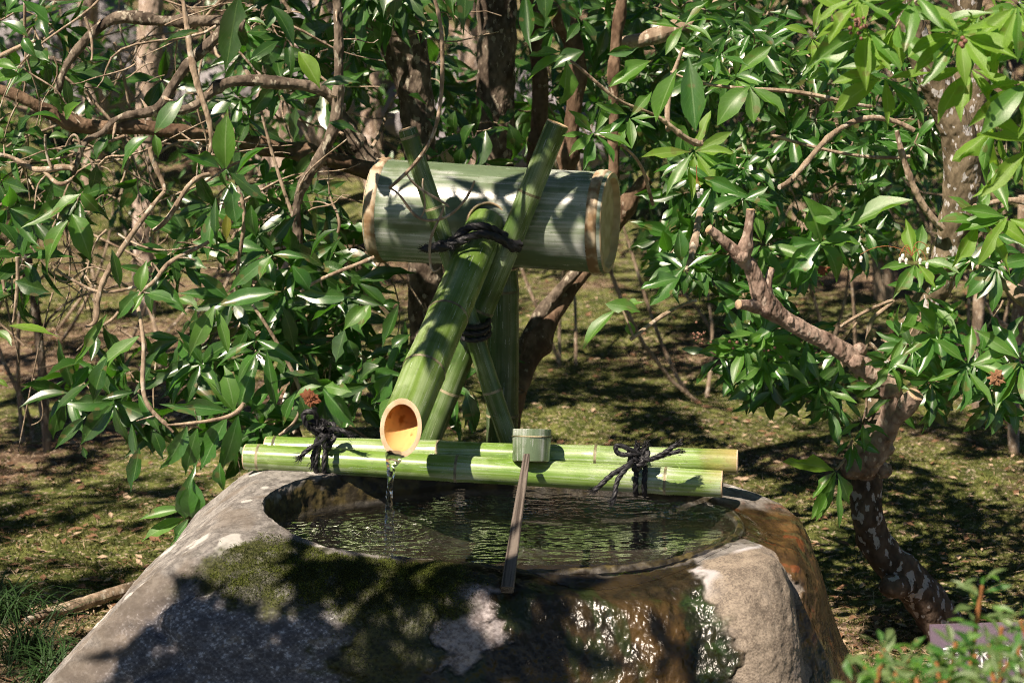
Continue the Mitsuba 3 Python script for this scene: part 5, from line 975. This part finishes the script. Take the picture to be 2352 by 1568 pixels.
# ------------------------------------------------------------------ grass, fallen branch, dead leaves, flowers, fruit
scene['grass_blade'] = principled((.025, .06, .015), .5, .4)
def grass(c, n, L, seed):
    g = np.random.default_rng(seed); out = []
    for k_ in range(n):
        a = g.uniform(0, 6.283); d = np.array([math.cos(a), math.sin(a), 0]); l = L * g.uniform(.5, 1.2); s_ = np.linspace(0, 1, 7); e = g.uniform(.6, 1.3)
        p = c + np.r_[g.normal(0, .03, 2), 0] + d * (l * s_ ** 1.3 * .8)[:, None] + np.array([0, 0, 1]) * (l * (s_ * 1.1 - e * s_ ** 2.2))[:, None]; w = .0018 * (1 - s_ ** 2) + .0002; x = np.cross(d, [0, 0, 1])
        v = np.stack([p - x * w[:, None], p + x * w[:, None]], 1).reshape(-1, 3); out.append((v, grid_faces(7, 2), np.zeros((14, 2))))
    return merge(out)
for j, (u, v, L, lab) in enumerate(((60, 1500, .22, 'shaded tuft of long arching grass at the lower corner by the boulder'), (20, 1420, .20, 'smaller shaded tuft of arching grass just beyond the corner tuft'), (130, 1560, .16, 'short grass tuft against the foot of the boulder'))):
    c = PZ(u, v, 0.0); c[2] = float(ground_at(np.array(c[0]), np.array(c[1]))); kk = thing('grass_tuft', lab, 'grass'); part(kk, 'blades', ply(grass(c, 130, L, j), 'grass_blade'), kind='stuff')
fb_ = thing('fallen_branch', 'bare fallen branch lying on the sunlit moss beside the boulder', 'branch')
pts = [PZ(u, v, .015) for u, v in ((60, 1425), (120, 1405), (190, 1385), (250, 1365), (300, 1350), (350, 1325))]
part(fb_, 'wood', ply(tube(pts, [.008, .014, .016, .016, .015, .012], 12, .01, .2, 30, 3), 'bark_tan'))
scene['withered_rust'] = principled((.20, .075, .035), .8, .3); scene['withered_tan'] = principled((.30, .16, .085), .8, .3)
def crumple(c, r, seed):
    m = trimesh.creation.icosphere(4, 1.0); v = np.array(m.vertices); n = (meshkit.fbm(v * 2.6 + seed, 4, seed) - .5) * 2.4; return v * (.75 + n)[:, None] * r * np.array([1, .5, 1.0]) + c, np.array(m.faces)
for (u, v, y, r, mt, lab) in ((712, 915, 4.2, .017, 'withered_rust', 'curled rust-brown dead leaf caught just above the tied rope'), (2288, 868, 4.25, .016, 'withered_tan', 'curled tan dead leaf caught among the drooping whorled leaves'), (1890, 620, 4.5, .011, 'withered_rust', 'curled brown dead leaf hanging under the broad glossy leaves')):
    kk = thing('dead_leaf', lab, 'leaf'); scene[kk] = mikit.ply(crumple(P(u, v, y), r, int(u) % 13), mt, smooth=40)
scene['berry_brown'] = principled((.20, .10, .07), .5, .4); scene['flower_white'] = principled((.78, .76, .70), .5, .3)
ball = trimesh.creation.icosphere(2, 1.0); BV, BF = np.array(ball.vertices), np.array(ball.faces)
for (u, v, y, n_, rr, sp) in ((1605, 770, 4.40, 16, .0033, 22), (1700, 800, 4.36, 4, .0035, 30), (1780, 815, 4.4, 4, .0035, 20), (1965, 55, 3.35, 10, .0035, 18), (2212, 100, 3.3, 7, .004, 14), (1985, 70, 3.35, 6, .0033, 22)):
    for j in range(n_):
        c = P(u + rng.normal(0, sp * .5), v + rng.normal(0, sp * .7), y + rng.normal(0, .01)); part(andr, 'seed_capsule', mikit.ply((BV * rr * rng.uniform(.8, 1.1) + c, BF), 'berry_brown', smooth=True))
bell = lathe([0, 0, 0], [0, 0, -1], [(0, .0005), (.001, .0028), (.004, .0040), (.008, .0036), (.011, .0022), (.0125, .0030)], 12)
for (u, v) in ((1976, 585), (2066, 588), (2080, 590), (2112, 590), (2128, 600), (2130, 565), (2072, 580), (1600, 420), (1610, 430), (1603, 438)):
    y = 4.28 if u > 1700 else 4.2; part(andr, 'flower', ply((bell[0] + P(u, v, y), bell[1], bell[2]), 'flower_white')); part(andr, 'flower_stalk', ply(tube([P(u, v, y), P((u + 2090) / 2 if u > 1700 else 1600, (v + 570) / 2 - 12 if u > 1700 else 400, y), P(2095, 588, y) if u > 1700 else P(1600, 380, y)], [.0008, .0009, .001], 5, .006), 'stem_red'))
